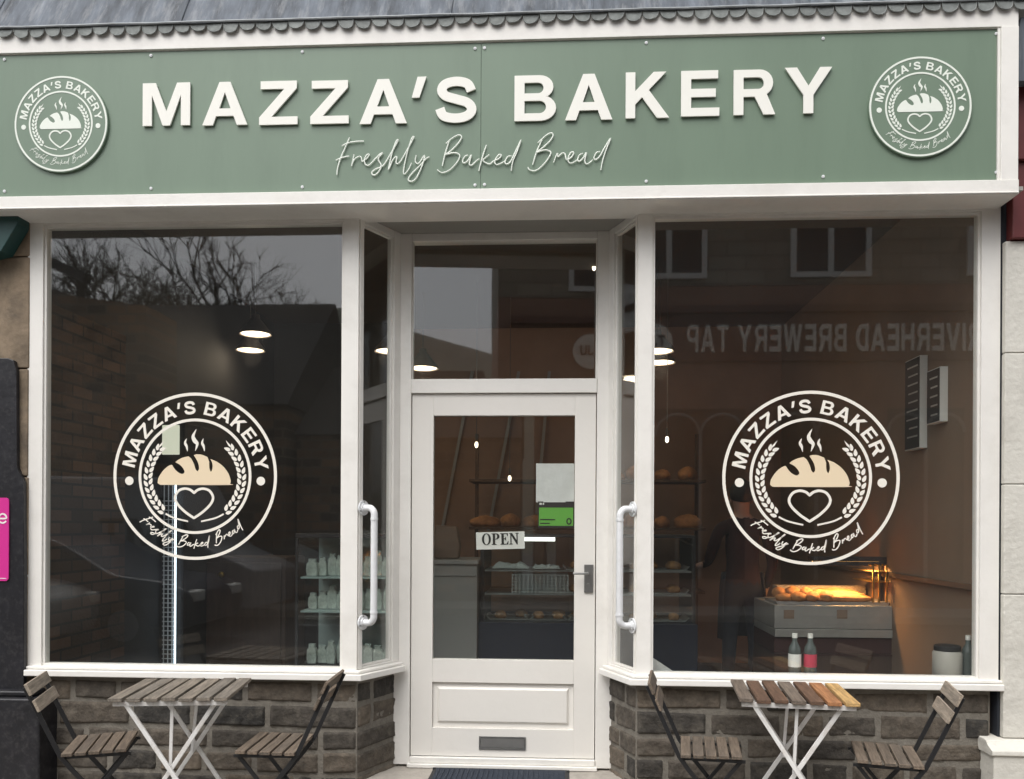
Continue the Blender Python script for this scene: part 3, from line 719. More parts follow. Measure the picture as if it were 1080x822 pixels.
sc0 = obj('screw', bm, 'plastic', sign); first = True
for px, yt, yb in ((159.5,57.5,199), (319,55,197.5), (501,51.5,195.5), (511,51,195), (681.5,45.5,191.5), (868,41,186.5), (1050.5,36,182), (5,62,202)):
    for py in (yt, yb):
        c = sc0 if first else sc0.copy()
        if not first: C.objects.link(c)
        first = False; p = at(px, py, YP)
        c.location = (p.x, YP-.0003, min(max(p.z, GZ0+.014), GZ1-.026))
def badge(px, py, rpx):
    c = at(px, py, YP-.02); Rr = at(px+rpx, py, YP-.02).x - c.x
    bm = bm_new(); flat(bm, [arc(0, 0, Rr, Rr, 0, 360, 72)[:-1]], .014, lambda x, z, t: V((c.x+x, YP-.0075+t, c.z+z)))
    b = obj('badge', bm, 'green', sign, sharp=30)
    bm = bm_new(); tf = lambda x, z, t: V((c.x+x*Rr*.985, YP-.0152+t, c.z+z*Rr*.985))
    for k in ('outer_ring', 'inner_ring', 'lettering', 'loaf', 'heart', 'steam', 'wheat', 'wheat2'): flat(bm, LOGO[k], .0012, tf)
    logo_script(bm, 1, lambda x, z, t: V((c.x+x*Rr*.985, YP-.0150, c.z+z*Rr*.985)), .0014)
    obj('printed_emblem', bm, 'creamprint', b, sharp=30)
badge(63.5, 130.3, 49.7); badge(971, 112, 55)

# ================================================================== WINDOW DECALS
def decal(px, py, rpx, label):
    c = at(px, py, 0); Rr = (at(px+rpx, py, 0).x - at(px-rpx, py, 0).x)/2
    t = thing('window_decal', label, 'window decal', (c.x, 0, c.z), 0, 'round vinyl emblems on the display windows')
    tf = lambda x, z, d: V((x*Rr, -.0018+d, z*Rr))
    for k, m in (('outer_ring', 'vinyl'), ('inner_ring', 'vinyl'), ('lettering', 'vinyl'), ('loaf', 'loaf'), ('heart', 'vinyl'), ('steam', 'vinyl'), ('wheat', 'vinyl'), ('wheat2', 'vinyl')):
        bm = bm_new(); flat(bm, LOGO[k], .0012, tf)
        obj({'outer_ring': 'outer_ring', 'inner_ring': 'inner_ring', 'lettering': 'lettering', 'loaf': 'loaf', 'heart': 'heart', 'steam': 'steam', 'wheat': 'wheat_sprig', 'wheat2': 'wheat_sprig'}[k], bm, m, t, sharp=30)
    bm = bm_new(); logo_script(bm, 1, lambda x, z, d: V((x*Rr, -.0018, z*Rr)), .0032); obj('tagline', bm, 'vinyl', t)
decal(205.6, 502.5, 86.2, 'smaller round cream bread emblem on the window with pendant lamps behind')
decal(854.7, 504.2, 93.6, 'larger round cream bread emblem on the window above the warm lit bread counter')

# ================================================================== DOOR NOTICES
YD = DY+.034
def card(name, x0, y0, x1, y1, m, label, cat, Y=YD, th=.002, curl=0):
    a, b = at(x0, y0, Y), at(x1, y1, Y); t = thing(name, label, cat, ((a.x+b.x)/2, Y, b.z))
    hw, h = (b.x-a.x)/2, a.z-b.z; bm = bm_new()
    n = 8; g = []
    for k in (0, 1):
        for j in range(n+1):
            for i in range(n+1):
                u, v = i/n, j/n
                g.append(bm.verts.new((-hw+2*hw*u, k*th + curl*mnoise.noise(V((u*3, v*3, x0))) , h*v)))
    for j in range(n):
        for i in range(n):
            q = j*(n+1)+i; bm.faces.new((g[q], g[q+1], g[q+n+2], g[q+n+1])); q += (n+1)**2; bm.faces.new((g[q], g[q+n+1], g[q+n+2], g[q+1]))
    obj('sheet', bm, m, t); return t, hw, h
card('paper_notice', 565.5, 489, 605.5, 530, 'paper', 'creased white paper notice stuck inside the door glass above the green card', 'notice', curl=.006)
t, hw, h = card('rating_card', 567.5, 529, 605.5, 557, 'ink', 'black and green rating card on the door glass below the white paper', 'card', th=.0015)
bm = bm_new(); flat(bm, [[(-hw+.006, .012), (hw-.006, .012), (hw-.006, h-.036), (-hw+.006, h-.036)]], .001, lambda x, z, d: V((x, -.0012+d, z))); obj('green_field', bm, 'greencard', t)
bm = bm_new(); flat(bm, [arc(hw-.03, .038, .016, .02, 0, 360, 16)[:-1], arc(hw-.03, .038, .008, .012, 0, 360, 16)[:-1]], .001, lambda x, z, d: V((x, -.003+d, z))); 
for i in range(2): box(bm, -hw+.012, -hw+.07+.03*i, -.0028, -.0022, .022+.022*i, .029+.022*i)
obj('print', bm, 'ink', t)
bm = bm_new(); box(bm, -hw+.008, -hw+.022, -.0012, -.0004, h-.02, h-.008); box(bm, -hw+.027, -hw+.035, -.0012, -.0004, h-.02, h-.008); obj('white_print', bm, 'cardwhite', t)
t, hw, h = card('open_sign', 502.5, 561, 553.5, 579.5, 'cardwhite', 'small white card reading OPEN hanging inside the door glass', 'sign', th=.003)
cs, w = text_contours('OPEN', .07, GS); s = 2*hw*.76/w
bm = bm_new(); flat(bm, cs, .001, lambda x, z, d: V(((x-w/2)*s, -.0015+d, h*.26+z*s*1.03))); obj('lettering', bm, 'ink', t)
t.rotation_euler = (0, R(-1.6), 0)

# ================================================================== DOORMAT
m0, m1 = X(457, RD-.03, 806), X(600.5, RD-.03, 806)
t = thing('door_mat', 'dark navy rubber doormat lying in front of the white door', 'doormat', ((m0+m1)/2, -.02, ZS-.0125))
hw = (m1-m0)/2; bm = bm_new(); box(bm, -hw+.025, hw-.025, -.40, .265, .0005, .012)
for i in range(26): x = -hw+.04+i*(2*hw-.08)/25; box(bm, x-.006, x+.006, -.38, .245, .0125, .017)
obj('pile', bm, 'mat', t)
bm = bm_new(); prism(bm, [(-hw, 0), (-hw+.025, .011), (-hw+.025, 0)], 'y', -.40, .265); prism(bm, [(hw, 0), (hw-.025, 0), (hw-.025, .011)], 'y', -.40, .265)
box(bm, -hw, hw, .2655, .285, 0, .010); box(bm, -hw, hw, -.42, -.4005, 0, .010); obj('border', bm, 'matedge', t)

# ================================================================== TABLES AND CHAIRS
def zc_point(px, py, zc):
    d = ray(px, py); fw = d.x*-sin(YAW) + d.y*cos(YAW); return V((0, -D, EYE)) + d*(zc/fw)
def table(px, zc, rz, label, slat_mats, seed):
    p = zc_point(px, 600, zc); t = thing('bistro_table', label, 'table', (p.x, p.y, 0), rz, 'slatted folding bistro tables')
    W, Dp, H, n = .545, .50, .70, 7; sw = W/n; rnd = random.Random(seed)
    names = []; [names.append(m) for m in slat_mats if m not in names]
    bm = bm_new()
    for i in range(n):
        c = -W/2+(i+.5)*sw; g = sw*.80/2; dy = rnd.uniform(-.004, .004); dz = rnd.uniform(-.0015, .0015)
        box(bm, c-g, c+g, -Dp/2+dy, Dp/2+dy, H-.018+dz, H+dz, names.index(slat_mats[i]))
    obj('tabletop', bm, names, t, bevel=.003)
    yr = Dp/2-.035
    for q in (-1, 1):
        bm = bm_new(); box(bm, -W/2+.02, W/2-.02, q*yr-.010, q*yr+.010, H-.041, H-.0215)
        for i in range(n):
            c = -W/2+(i+.5)*sw; box(bm, c-.006, c+.006, q*(yr+.014)-.005, q*(yr+.014)+.004, H-.030, H-.0185)
        obj('top_rail', bm, 'whitesteel', t)
    for s, off in ((1, 0), (-1, .024)):     # two crossing frames, each with a front and a back leg
        for q in (-1, 1):
            bm = bm_new(); yy = q*(yr-off); bar(bm, (-s*.20, yy, H-.03), (s*.23, yy, .006), .020, .012, (0, 1, 0)); obj('leg', bm, 'whitesteel', t, bevel=.002)
        y0 = yr-off-.006
        for p_ in ((s*.228, .012), (-s*.195, H-.034)):
            bm = bm_new(); tube(bm, [(p_[0], -y0, p_[1]), (p_[0], y0, p_[1])], .0075, 8); obj('crossbar', bm, 'whitesteel', t)
    for q in (-1, 1):
        bm = bm_new(); bar(bm, (.008+.008*q, q*(yr-.03), H-.03), (-.012, q*(yr-.045), .33), .014, .008, (0, 1, 0)); obj('strut', bm, 'whitesteel', t)
    return t
table(195, 4.14, R(8), 'weathered grey slatted bistro table with white crossed legs below the window with pendant lamps', ['greywood']*7, 1)
table(835, 4.14, R(-6.5), 'slatted bistro table with mixed brown to yellow slats and white crossed legs', ['greybrown', 'brownwood', 'brownwood', 'greybrown', 'brownwood', 'orangewood', 'yellowwood'], 2)

def make_chair(label, back_mat='chairwood'):
    t = thing('folding_chair', label, 'chair', (0, 0, 0), 0, 'slatted folding chairs at the two tables')
    W = .36; H = .45
    bm = bm_new()
    for i in range(5):
        x0 = -.14+i*.057; box(bm, x0, x0+.046, -W/2, W/2, H-.012-.0016*(4-i), H+.004-.0016*(4-i))
    obj('seat', bm, 'chairwood', t, bevel=.0025)
    d = V((-.15, 0, .33)).normalized(); a = V((-.148, 0, .435)); nrm = V((d.z, 0, -d.x))
    bm = bm_new()
    for l0, l1 in ((.222, .280), (.305, .362)):
        p0, p1 = a+d*l0, a+d*l1; c = (p0+p1)/2 + nrm*.012
        bar(bm, c+V((0, -W/2, 0)), c+V((0, W/2, 0)), .014, (l1-l0), tuple(d))
    obj('backrest', bm, back_mat, t, bevel=.0025)
    for y in (-.158, .158):
        bm = bm_new(); top = a+d*.35
        pts = [(top.x, y, top.z), (a.x, y, a.z), (-.105, y, .375), (.20, y, .006)]
        for p, q in zip(pts, pts[1:]): bar(bm, p, V(q)+(V(q)-V(p)).normalized()*.004, .020, .011, (0, 1, 0))
        obj('back_leg', bm, 'blacksteel', t, bevel=.002)
        y2 = y*.86; bm = bm_new(); bar(bm, (.135, y2, H-.025), (-.20, y2, .006), .018, .010, (0, 1, 0)); obj('front_leg', bm, 'blacksteel', t, bevel=.002)
        bm = bm_new(); box(bm, -.145, .150, y*.93-.006, y*.93+.006, H-.034, H-.021); obj('seat_rail', bm, 'blacksteel', t)
    for p_, w_ in (((.195, .012), .153), ((-.195, .012), .133), ((-.005, .24), .153)):
        bm = bm_new(); tube(bm, [(p_[0], -w_, p_[1]), (p_[0], w_, p_[1])], .006, 8); obj('crossbar', bm, 'blacksteel', t)
    return t
ch1 = make_chair('folding chair with pale grey back slats beside the black painted pier', 'palewood')
def place(c, px, zc, rz): p = zc_point(px, 700, zc); c.location = (p.x, p.y, 0); c.rotation_euler = (0, 0, rz)
place(ch1, 108, 4.08, R(19))
CH = [(291, 4.09, R(182), 'folding chair with dark back, between the grey table and the doorway', 'chairwood'),
      (750, 4.06, R(-8), 'folding chair seen edge-on to its back, between the doorway and the multicoloured table', 'chairwood'),
      (934, 3.95, R(166), 'folding chair with grey back slats facing the multicoloured table, by the cream stone pilaster', 'palewood')]
for px, zc, rz, lab, bmn in CH:
    c = copy_tree(ch1); c['label'] = lab; place(c, px, zc, rz)
    if bmn != 'palewood':
        for k in kids(c):
            if k.name.startswith('backrest'): k.data = k.data.copy(); k.data.materials[0] = M[bmn]

# ================================================================== NEIGHBOURING PIERS
t = thing('stone_pier', 'weathered tan stone pier with black painted lower half next to the bakery window', 'pier', (X(5, -.03), 0, 0))
ox = t.location.x; xe = X(30.5, -.03)-ox; bm = bm_new(); zj = [0, .55, 1.2, 1.75, 2.35, Z(271, -.03, 20), 3.25]
for a, b in zip(zj, zj[1:]):
    e = random.uniform(-.004, .004)
    box(bm, -.55, xe+e, -.035+e*.6, .3, a+.003, b-.003)
obj('stone_shaft', bm, 'tanstone', t, bevel=.008)
bm = bm_new(); zt = Z(378, -.06, 10); rnd = random.Random(2)
prof = [(-.55, 0), (X(27, -.065)-ox, 0), (X(26.5, -.065)-ox, 1.2), (X(25, -.065)-ox, 1.72), (X(18, -.065)-ox, 1.80), (X(17, -.065)-ox, zt-.07), (X(14, -.065)-ox, zt-.012), (X(8, -.065)-ox, zt), (-.55, zt)]
prism(bm, prof, 'y', -.068, -.036); obj('black_facing', bm, 'blackpaint', t, bevel=.005)
bm = bm_new(); box(bm, -.55, X(42, -.16, 780)-ox, -.165, .01, 0, Z(737, -.16, 20)); box(bm, -.55, X(38, -.11)-ox, -.12, .01, Z(737, -.16, 20)+.0005, Z(733, -.12, 20)+.02); obj('plinth', bm, 'blackpaint', t, bevel=.012)
bm = bm_new(); z0, z1 = Z(263, -.14, 10), 3.24
prism(bm, [(-.55, z0-.15), (X(0, -.14)-ox, z0-.01), (X(17.5, -.14)-ox, z1-.12), (X(18, -.14)-ox, z1), (-.55, z1)], 'y', -.14, -.036); obj('bracket', bm, 'teal', t, bevel=.004)
# pink sign
a, b = at(-34, 525, -.075), at(9, 613, -.075)
t = thing('wall_sign', 'bright pink enamel sign at the edge of the black painted pier', 'sign', ((a.x+b.x)/2, -.069, b.z))
hw, h = (b.x-a.x)/2, a.z-b.z; r = .02
def rrect(x0, x1, z0, z1, r): return arc(x1-r, z1-r, r, r, 90, 0, 6)+arc(x1-r, z0+r, r, r, 0, -90, 6)+arc(x0+r, z0+r, r, r, -90, -180, 6)+arc(x0+r, z1-r, r, r, 180, 90, 6)
bm = bm_new(); flat(bm, [rrect(-hw, hw, 0, h, r)], .006, lambda x, z, d: V((x, -.004+d, z))); obj('plate', bm, 'pink', t, sharp=30)
bm = bm_new(); cx, cz = hw-.036, h-.115
flat(bm, [stroke(catmull([(cx-.022, cz), (cx+.022, cz+.002), (cx+.014, cz+.022), (cx-.006, cz+.024), (cx-.022, cz+.004), (cx-.016, cz-.018), (cx+.006, cz-.024), (cx+.022, cz-.014)], 4), .009)], .001, lambda x, z, d: V((x, -.0078+d, z)))
box(bm, -hw+.02, hw-.012, -.0082, -.0072, .012, .016); obj('lettering', bm, 'cardwhite', t)
# right pilaster
t = thing('stone_pilaster', 'cream painted stone pilaster with moulded plinth at the right end of the shop', 'pilaster', (X(1070, -.06), 0, 0))
ox = t.location.x; xl = X(1059.5, -.06)-ox; zp = Z(781, -.1, 1070); bm = bm_new()
zj = [zp, 1.15, 1.72, 2.4, Z(254, -.06, 1070)]
for a, b in zip(zj, zj[1:]): box(bm, xl, .6, -.062, -.024, a+.0015, b-.0015)
obj('shaft', bm, 'creamstone', t, bevel=.006)
bm = bm_new(); xl2 = X(1047, -.13, 800)-ox; box(bm, xl2, .6, -.14, .1, 0, zp-.075)
lathe_prof = [(-.062, zp-.002), (-.085, zp-.004), (-.10, zp-.022), (-.125, zp-.035), (-.150, zp-.045), (-.152, zp-.068), (-.14, zp-.0745), (.1, zp-.0745), (.1, zp-.002)]
prism(bm, lathe_prof, 'x', xl2-.012, .6); obj('plinth', bm, 'creamstone', t, bevel=.005)
bm = bm_new(); box(bm, X(1068, -.1)-ox, .6, -.09, -.024, Z(254, -.06, 1070)+.004, Z(170, -.1, 1070)); box(bm, X(1070, -.13)-ox, .6, -.115, -.024, Z(170, -.1, 1070)+.002, Z(90, -.1, 1070)); obj('capital', bm, 'maroon', t, bevel=.006)
bm = bm_new(); prism(bm, [(X(1072, -.2)-ox, Z(86, -.2, 1072)), (X(1071, -.2)-ox, Z(40, -.2, 1072)), (X(1075, -.2)-ox, Z(18, -.2, 1072)), (.6, Z(18, -.2, 1072)), (.6, Z(86, -.2, 1072))], 'y', -.2, -.14); obj('flashing', bm, 'lead', t, bevel=.005)
bm = bm_new(); box(bm, FX1+.001-ox, .6, -.020, .2, 0, ZSOF+.9); obj('reveal', bm, 'darkgap', t)

# the terrace carries on either side
def neighbour(x0, x1, label, door_at):
    t = thing('terrace_house', label, 'house', ((x0+x1)/2, .02, 0)); h = (x1-x0)/2
    ops = [(-h*.55, -h*.05, .9, 2.5)] ; a, b, z0, z1 = ops[0]
    bm = bm_new(); box(bm, -h, a, 0, .3, 0, 6.5); box(bm, b, h, 0, .3, 0, 6.5); box(bm, a, b, 0, .3, 0, z0); box(bm, a, b, 0, .3, z1, 6.5); obj('wall', bm, 'pubstone', t)
    bm = bm_new(); box(bm, a, a+.08, .06, .14, z0, z1); box(bm, b-.08, b, .06, .14, z0, z1); box(bm, a+.08, b-.08, .06, .14, z0, z0+.08); box(bm, a+.08, b-.08, .06, .14, z1-.08, z1); box(bm, a+.08, b-.08, .065, .135, 1.7, 1.76); w_ = obj('window', bm, 'winwhite', t)
    bm = bm_new(); box(bm, a+.08, b-.08, .10, .11, z0+.08, z1-.08); obj('pane', bm, 'darkpane', w_)
    bm = bm_new(); box(bm, a-.08, b+.08, -.07, .059, z0-.1, z0); obj('sill', bm, 'kerb', t)
    bm = bm_new(); box(bm, door_at-.45, door_at+.45, -.02, -.001, .1, 2.2); d_ = obj('door', bm, 'maroon', t); bm = bm_new(); box(bm, door_at-.56, door_at+.56, -.06, -.021, 2.21, 2.4); obj('lintel', bm, 'kerb', t)
neighbour(X(5)-.55-6.5, X(5)-.552, 'stone terrace house beyond the black painted pier', 1.6)
neighbour(X(1070)+.602, X(1070)+7.1, 'stone terrace house beyond the cream pilaster', 1.6)

# ================================================================== INSIDE THE SHOP
def zf(py, Y, px=590): return at(px, py, Y).z
# upright drinks fridge with an LED tube
Y = 1.5; a, b = X(112, Y), X(196, Y); zt = zf(446, Y, 150)
t = thing('upright_fridge', 'tall dark upright fridge with a lit vertical tube behind the smaller emblem', 'fridge', ((a+b)/2, Y, 0)); hw = (b-a)/2
bm = bm_new(); box(bm, -hw, hw, .02, .6, .1, zt); box(bm, -hw, -hw+.04, -.02, .02, .1, zt); box(bm, hw-.03, hw, -.02, .02, .1, zt); box(bm, -hw+.041, hw-.031, -.02, .02, .1, .2); obj('cabinet', bm, 'walldark', t, bevel=.005)
bm = bm_new(); tube(bm, [(hw-.06, -.03, .25), (hw-.06, -.03, zf(512, Y, 187))], .007, 8); obj('led_tube', bm, 'led', t)
bm = bm_new()
for i in range(3): x = hw-.155+i*.032; box(bm, x-.003, x+.003, -.012, -.006, .25, zf(512, Y, 187))
for i in range(42): z = .26+i*.034; box(bm, hw-.165, hw-.075, -.014, -.008, z, z+.006)
obj('wire_rack', bm, 'plastic', t)
bm = bm_new(); box(bm, hw-.165, hw-.035, -.03, -.021, zf(480, Y, 183), zf(449, Y, 183)); obj('lit_header', bm, 'header', t, bevel=.004)
# brown cupboard
Y = 1.9; a, b = X(201, Y), X(302, Y); zt = zf(588, Y, 250)
t = thing('wooden_cupboard', 'dark brown wooden cupboard with a small brass knob inside the left window', 'cupboard', ((a+b)/2, Y, 0)); hw = (b-a)/2
bm = bm_new(); box(bm, -hw, hw, 0, .5, 0, zt); obj('carcass', bm, 'brownpanel', t, bevel=.004)
bm = bm_new(); box(bm, -hw+.03, hw-.03, -.02, -.001, .08, zt-.04); dd = obj('door', bm, 'brownpanel', t, bevel=.006)
bm = bm_new(); lathe(bm, [(0, .03), (.02, .025), (.025, .012), (.01, 0)]); o = obj('knob', bm, 'brass', dd); o.rotation_euler = (R(90), 0, 0); o.location = (X(236, Y)-t.location.x, -.021, zf(606, Y, 236))
# glass chiller seen through left window and splay
Y = 1.25; a, b = X(312, Y), X(440, Y); zt = zf(563, Y, 340)
t = thing('glass_chiller', 'glass sided chiller with pale shelves of wrapped goods, left of the doorway', 'chiller', ((a+b)/2, Y, 0)); hw = (b-a)/2
bm = bm_new(); box(bm, -hw, hw, 0, .55, .05, .5); box(bm, -hw, hw, 0, .55, zt-.03, zt); box(bm, -hw, hw, .53, .55, .5, zt-.03)
for x in (-hw, hw-.02): box(bm, x, x+.02, 0, .02, .5, zt-.03)
obj('carcass', bm, 'walldark', t, bevel=.004)
bm = bm_new(); box(bm, -hw+.021, hw-.021, .515, .529, .51, zt-.031); obj('back_panel', bm, 'frost', t)
for py in (609, 645): bm = bm_new(); z = zf(py, Y, 340); box(bm, -hw+.03, hw-.03, .03, .5, z-.012, z); obj('shelf', bm, 'frost', t)
bm = bm_new(); box(bm, -hw+.021, hw-.021, .002, .008, .51, zt-.031); obj('front_glass', bm, 'clearglass', t)
tx = t.location.x; rnd = random.Random(8); zs = [zf(609, Y, 340), zf(645, Y, 340), .5]
bm = bm_new(); prism(bm, [(-.045, 0), (.045, 0), (.055, .05), (.048, .105), (.03, .12), (.038, .14), (-.034, .143), (-.03, .12), (-.05, .10), (-.055, .04)], 'y', -.03, .03)
proto = tag(obj('wrapped_pack', bm, 'pack', bevel=.008), 'pale wrapped pack standing on a shelf of the glass chiller', 'pack', 'wrapped packs in the glass chiller'); first = True
for z in zs:
    for i in range(11):
        o = proto if first else proto.copy()
        if not first: C.objects.link(o)
        first = False; o.location = (tx-hw+.09+i*(2*hw-.18)/10, Y+.10+rnd.uniform(0, .06), z+.001); k_ = rnd.uniform(.6, .8); o.scale = (k_, k_, rnd.uniform(.8, 1.35))
# grey counter unit and long glass display counter
Y = 1.5; a, b = X(440, Y), X(504, Y); zt = zf(591, Y, 480)
t = thing('counter_unit', 'pale grey counter unit seen through the lower left of the door glass', 'counter', ((a+b)/2, Y, 0)); hw = (b-a)/2
bm = bm_new(); box(bm, -hw, hw, 0, .6, .08, zt-.03); box(bm, -hw+.01, hw-.01, .03, .6, 0, .079); box(bm, -hw+.006, hw-.006, -.010, -.0005, zt-.115, zt-.11); obj('base', bm, 'greyunit', t, bevel=.003)
bm = bm_new(); box(bm, -hw-.01, hw+.01, -.02, .62, zt-.029, zt); obj('worktop', bm, 'greyunit', t, bevel=.004)
cx = t.location.x
t = thing('paper_bag', 'brown paper bag standing on the grey counter unit', 'bag', (cx-.03, Y+.25, zt+.001))
bm = bm_new(); prism(bm, [(-.09, 0), (.09, 0), (.1, .1), (.075, .24), (-.08, .25), (-.1, .12)], 'y', -.05, .05); obj('bag', bm, 'walltan', t, bevel=.012)
Y = 1.55; a, b = X(506, Y), X(737, Y); z0 = zf(657, Y, 560); z1 = zf(590, Y, 560); z2 = zf(565, Y, 700)
t = thing('display_counter', 'long navy fronted glass display counter across the shop behind the door', 'display counter', ((a+b)/2, Y, 0)); hw = (b-a)/2; tx = t.location.x
bm = bm_new(); box(bm, -hw, hw, 0, .8, .06, z0); obj('base', bm, 'navy', t, bevel=.004)
bm = bm_new(); box(bm, -hw, hw, .1, .75, z2-.02, z2); box(bm, -hw, -hw+.03, .1, .75, z0, z2-.0205); box(bm, hw-.03, hw, .1, .75, z0, z2-.0205); obj('gantry', bm, 'walldark', t, bevel=.003)
bm = bm_new(); box(bm, -hw+.032, hw-.032, .02, .026, z0+.001, z2-.021); obj('front_glass', bm, 'clearglass', t)
zsh = [z0+.004, zf(627, Y, 560), zf(602, Y, 560)]
for z in zsh[1:]: bm = bm_new(); box(bm, -hw+.035, hw-.035, .08, .6, z-.012, z); obj('shelf', bm, 'steel2', t)
bm = bm_new(); box(bm, X(553, Y)-tx, X(586, Y)-tx, .03, .045, zf(571, Y, 570), zf(567, Y, 570)); obj('light_strip', bm, 'ledwhite', t)
bm = bm_new()
prism(bm, [(-.15, 0), (.15, 0), (.18, .03), (.172, .03), (.147, .006), (-.147, .006), (-.172, .03), (-.18, .03)], 'y', -.14, .14)
trayp = tag(obj('bakery_tray', bm, 'tray'), 'steel tray on a shelf inside the long display counter', 'tray', 'steel trays inside the display counter'); first = True
def lump(bm, lx, ly, lz, sd, n=10, slash=0):
    vs = []
    for j in range(n+1):
        for i in range(2*n):
            th, ph = pi*j/n, pi*i/n; p = V((sin(th)*cos(ph), sin(th)*sin(ph), cos(th)))
            k = 1+.12*mnoise.noise(p*1.7+V((sd, 0, 0)))
            z = p.z*lz*k; z = max(z, -lz*.55)
            vs.append(bm.verts.new((p.x*lx*k, p.y*ly*k, z+lz*.55 + (-slash*lz*abs(sin(p.x*7)) if p.z > .4 else 0))))
    for j in range(n):
        for i in range(2*n):
            q = [vs[j*2*n+i], vs[j*2*n+(i+1) % (2*n)], vs[(j+1)*2*n+(i+1) % (2*n)], vs[(j+1)*2*n+i]]
            f = bm.faces.new(q); f.smooth = True
    bmesh.ops.remove_doubles(bm, verts=bm.verts, dist=1e-5)
def bread(name, lx, ly, lz, label, cat, group, sd, slash=.1):
    bm = bm_new(); lump(bm, lx, ly, lz, sd, slash=slash); return tag(obj(name, bm, 'bread', sharp=0), label, cat, group)
bun = bread('bread_roll', .05, .042, .035, 'golden bread roll on a tray inside the long display counter', 'bread roll', 'bread rolls in the display counter', 3); fb = True
rnd = random.Random(12)
for z in zsh:
    for i in range(5):
        x = tx-hw+.22+i*(2*hw-.44)/4
        if x < tx-.05 and z != zsh[0]: continue
        o = trayp if first else trayp.copy()
        if not first: C.objects.link(o)
        first = False; o.location = (x, Y+.26, z+.001)
        for k in range(4):
            if rnd.random() < .25: continue
            c = bun if fb else bun.copy()
            if not fb: C.objects.link(c)
            fb = False; c.location = (x-.075+.15*(k % 2), Y+.20+.11*(k//2), z+.008); c.rotation_euler = (0, 0, rnd.uniform(0, 3)); c.scale = [rnd.uniform(.85, 1.15)]*3
def crumple(name, px0, px1, py, hgt, label):
    a_, b_ = X(px0, Y+.1), X(px1, Y+.1); z_ = at(px0, py, Y).z; t_ = thing(name, label, 'paper', ((a_+b_)/2, Y+.22, 0)); hw_ = (b_-a_)/2; bm = bm_new()
    g = [[bm.verts.new((-hw_+2*hw_*i/12, -.1+.2*j/6, (hgt*.5+hgt*.5*mnoise.noise(V((i*.6, j*.7, px0))))*(0.15 if i in (0, 12) or j in (0, 6) else 1))) for i in range(13)] for j in range(7)]
    for j in range(6):
        for i in range(12): bm.faces.new((g[j][i], g[j][i+1], g[j+1][i+1], g[j+1][i]))
    o = obj('sheet', bm, 'paper', t_, sharp=0); so_ = o.modifiers.new('t', 'SOLIDIFY'); so_.thickness = .003; t_.location.z = z_
t_ = None
crumple('paper_bundle', 519, 558, 601, .07, 'crumpled white paper bundle on the top shelf of the display counter'); crumple('paper_sheet', 562, 592, 601, .04, 'white paper sheet beside the crumpled bundle on the top counter shelf')
a_, b_ = X(541, Y+.1), X(600, Y+.1); t_ = thing('wire_basket', 'white wire basket on the middle shelf of the display counter', 'basket', ((a_+b_)/2, Y+.2, zsh[1]+.001)); hw_ = (b_-a_)/2; bm = bm_new()
for i in range(15): x = -hw_+2*hw_*i/14; box(bm, x-.003, x+.003, -.103, -.097, 0, .135)
for i in range(6): z = .005+i*.025; box(bm, -hw_, hw_, -.0965, -.092, z, z+.006); box(bm, -hw_, -hw_+.006, -.09, .1, z, z+.006); box(bm, hw_-.006, hw_, -.09, .1, z, z+.006)
box(bm, -hw_, hw_, .1, .106, 0, .14); obj('wires', bm, 'plastic', t_)
# back shelves with loaves
Y = 3.2; a, b = X(495, Y), X(745, Y); zA, zB = zf(506, Y, 700), zf(556, Y, 560)
t = thing('bread_shelves', 'wooden wall shelves of loaves behind the display counter', 'shelves', ((a+b)/2, Y, 0)); hw = (b-a)/2; tx = t.location.x
for z in (zA, zB, .9): bm = bm_new(); box(bm, -hw, hw, 0, .4, z-.025, z); obj('shelf', bm, 'brownwood', t, bevel=.003)
for x in (-hw+.02, 0, hw-.04): bm = bm_new(); box(bm, x, x+.03, .35, .4, 0, zA+.45); obj('upright', bm, 'brownwood', t)
lf = bread('bread_loaf', .13, .075, .085, 'crusty brown loaf on the wall shelves behind the counter', 'loaf', 'loaves on the wall shelves', 21); first = True
for z in (zA, zB):
    for i in range(9):
        if z == zA and i < 4: continue
        o = lf if first else lf.copy()
        if not first: C.objects.link(o)
        first = False; o.location = (tx-hw+.14+i*(2*hw-.28)/8, Y+.16, z); o.rotation_euler = (0, 0, rnd.uniform(.2, 2.6)); o.scale = (rnd.uniform(.8, 1.3), rnd.uniform(.8, 1.2), rnd.uniform(.7, 1.15))
# warm bread counter
Y = 1.35; a, b = X(818, Y), X(945, Y); zt = zf(639, Y, 880)
t = thing('bread_counter', 'steel bread counter lit by an orange heat lamp behind the larger emblem', 'counter', ((a+b)/2, Y, 0)); hw = (b-a)/2; tx = t.location.x; wx = tx
bm = bm_new(); box(bm, -hw, hw, 0, .65, .06, zf(690, Y, 880)); obj('base', bm, 'brownpanel', t, bevel=.003)
bm = bm_new(); box(bm, -hw, hw, .005, .65, zf(689.5, Y, 880), zf(673, Y, 880)); box(bm, -hw, hw, -.006, .65, zf(690, Y, 880)-.012, zf(690, Y, 880)-.0005); obj('maroon_band', bm, 'deepmaroon', t)
bm = bm_new(); box(bm, -hw, hw, -.012, .65, zf(672.5, Y, 880), zf(664, Y, 880)); box(bm, -hw, hw, .0, .65, zf(663.5, Y, 880), zt); obj('steel_front', bm, 'steeldim', t, bevel=.004)
for px in (833, 880, 888): pass
for px in (832, 888):
    bm = bm_new(); p = at(px, 648, Y); box(bm, p.x-tx-.035, p.x-tx+.035, -.004, -.0005, p.z-.03, p.z+.03); obj('price_card', bm, 'walltan', t)
bm = bm_new(); zl = zf(596, Y, 900)
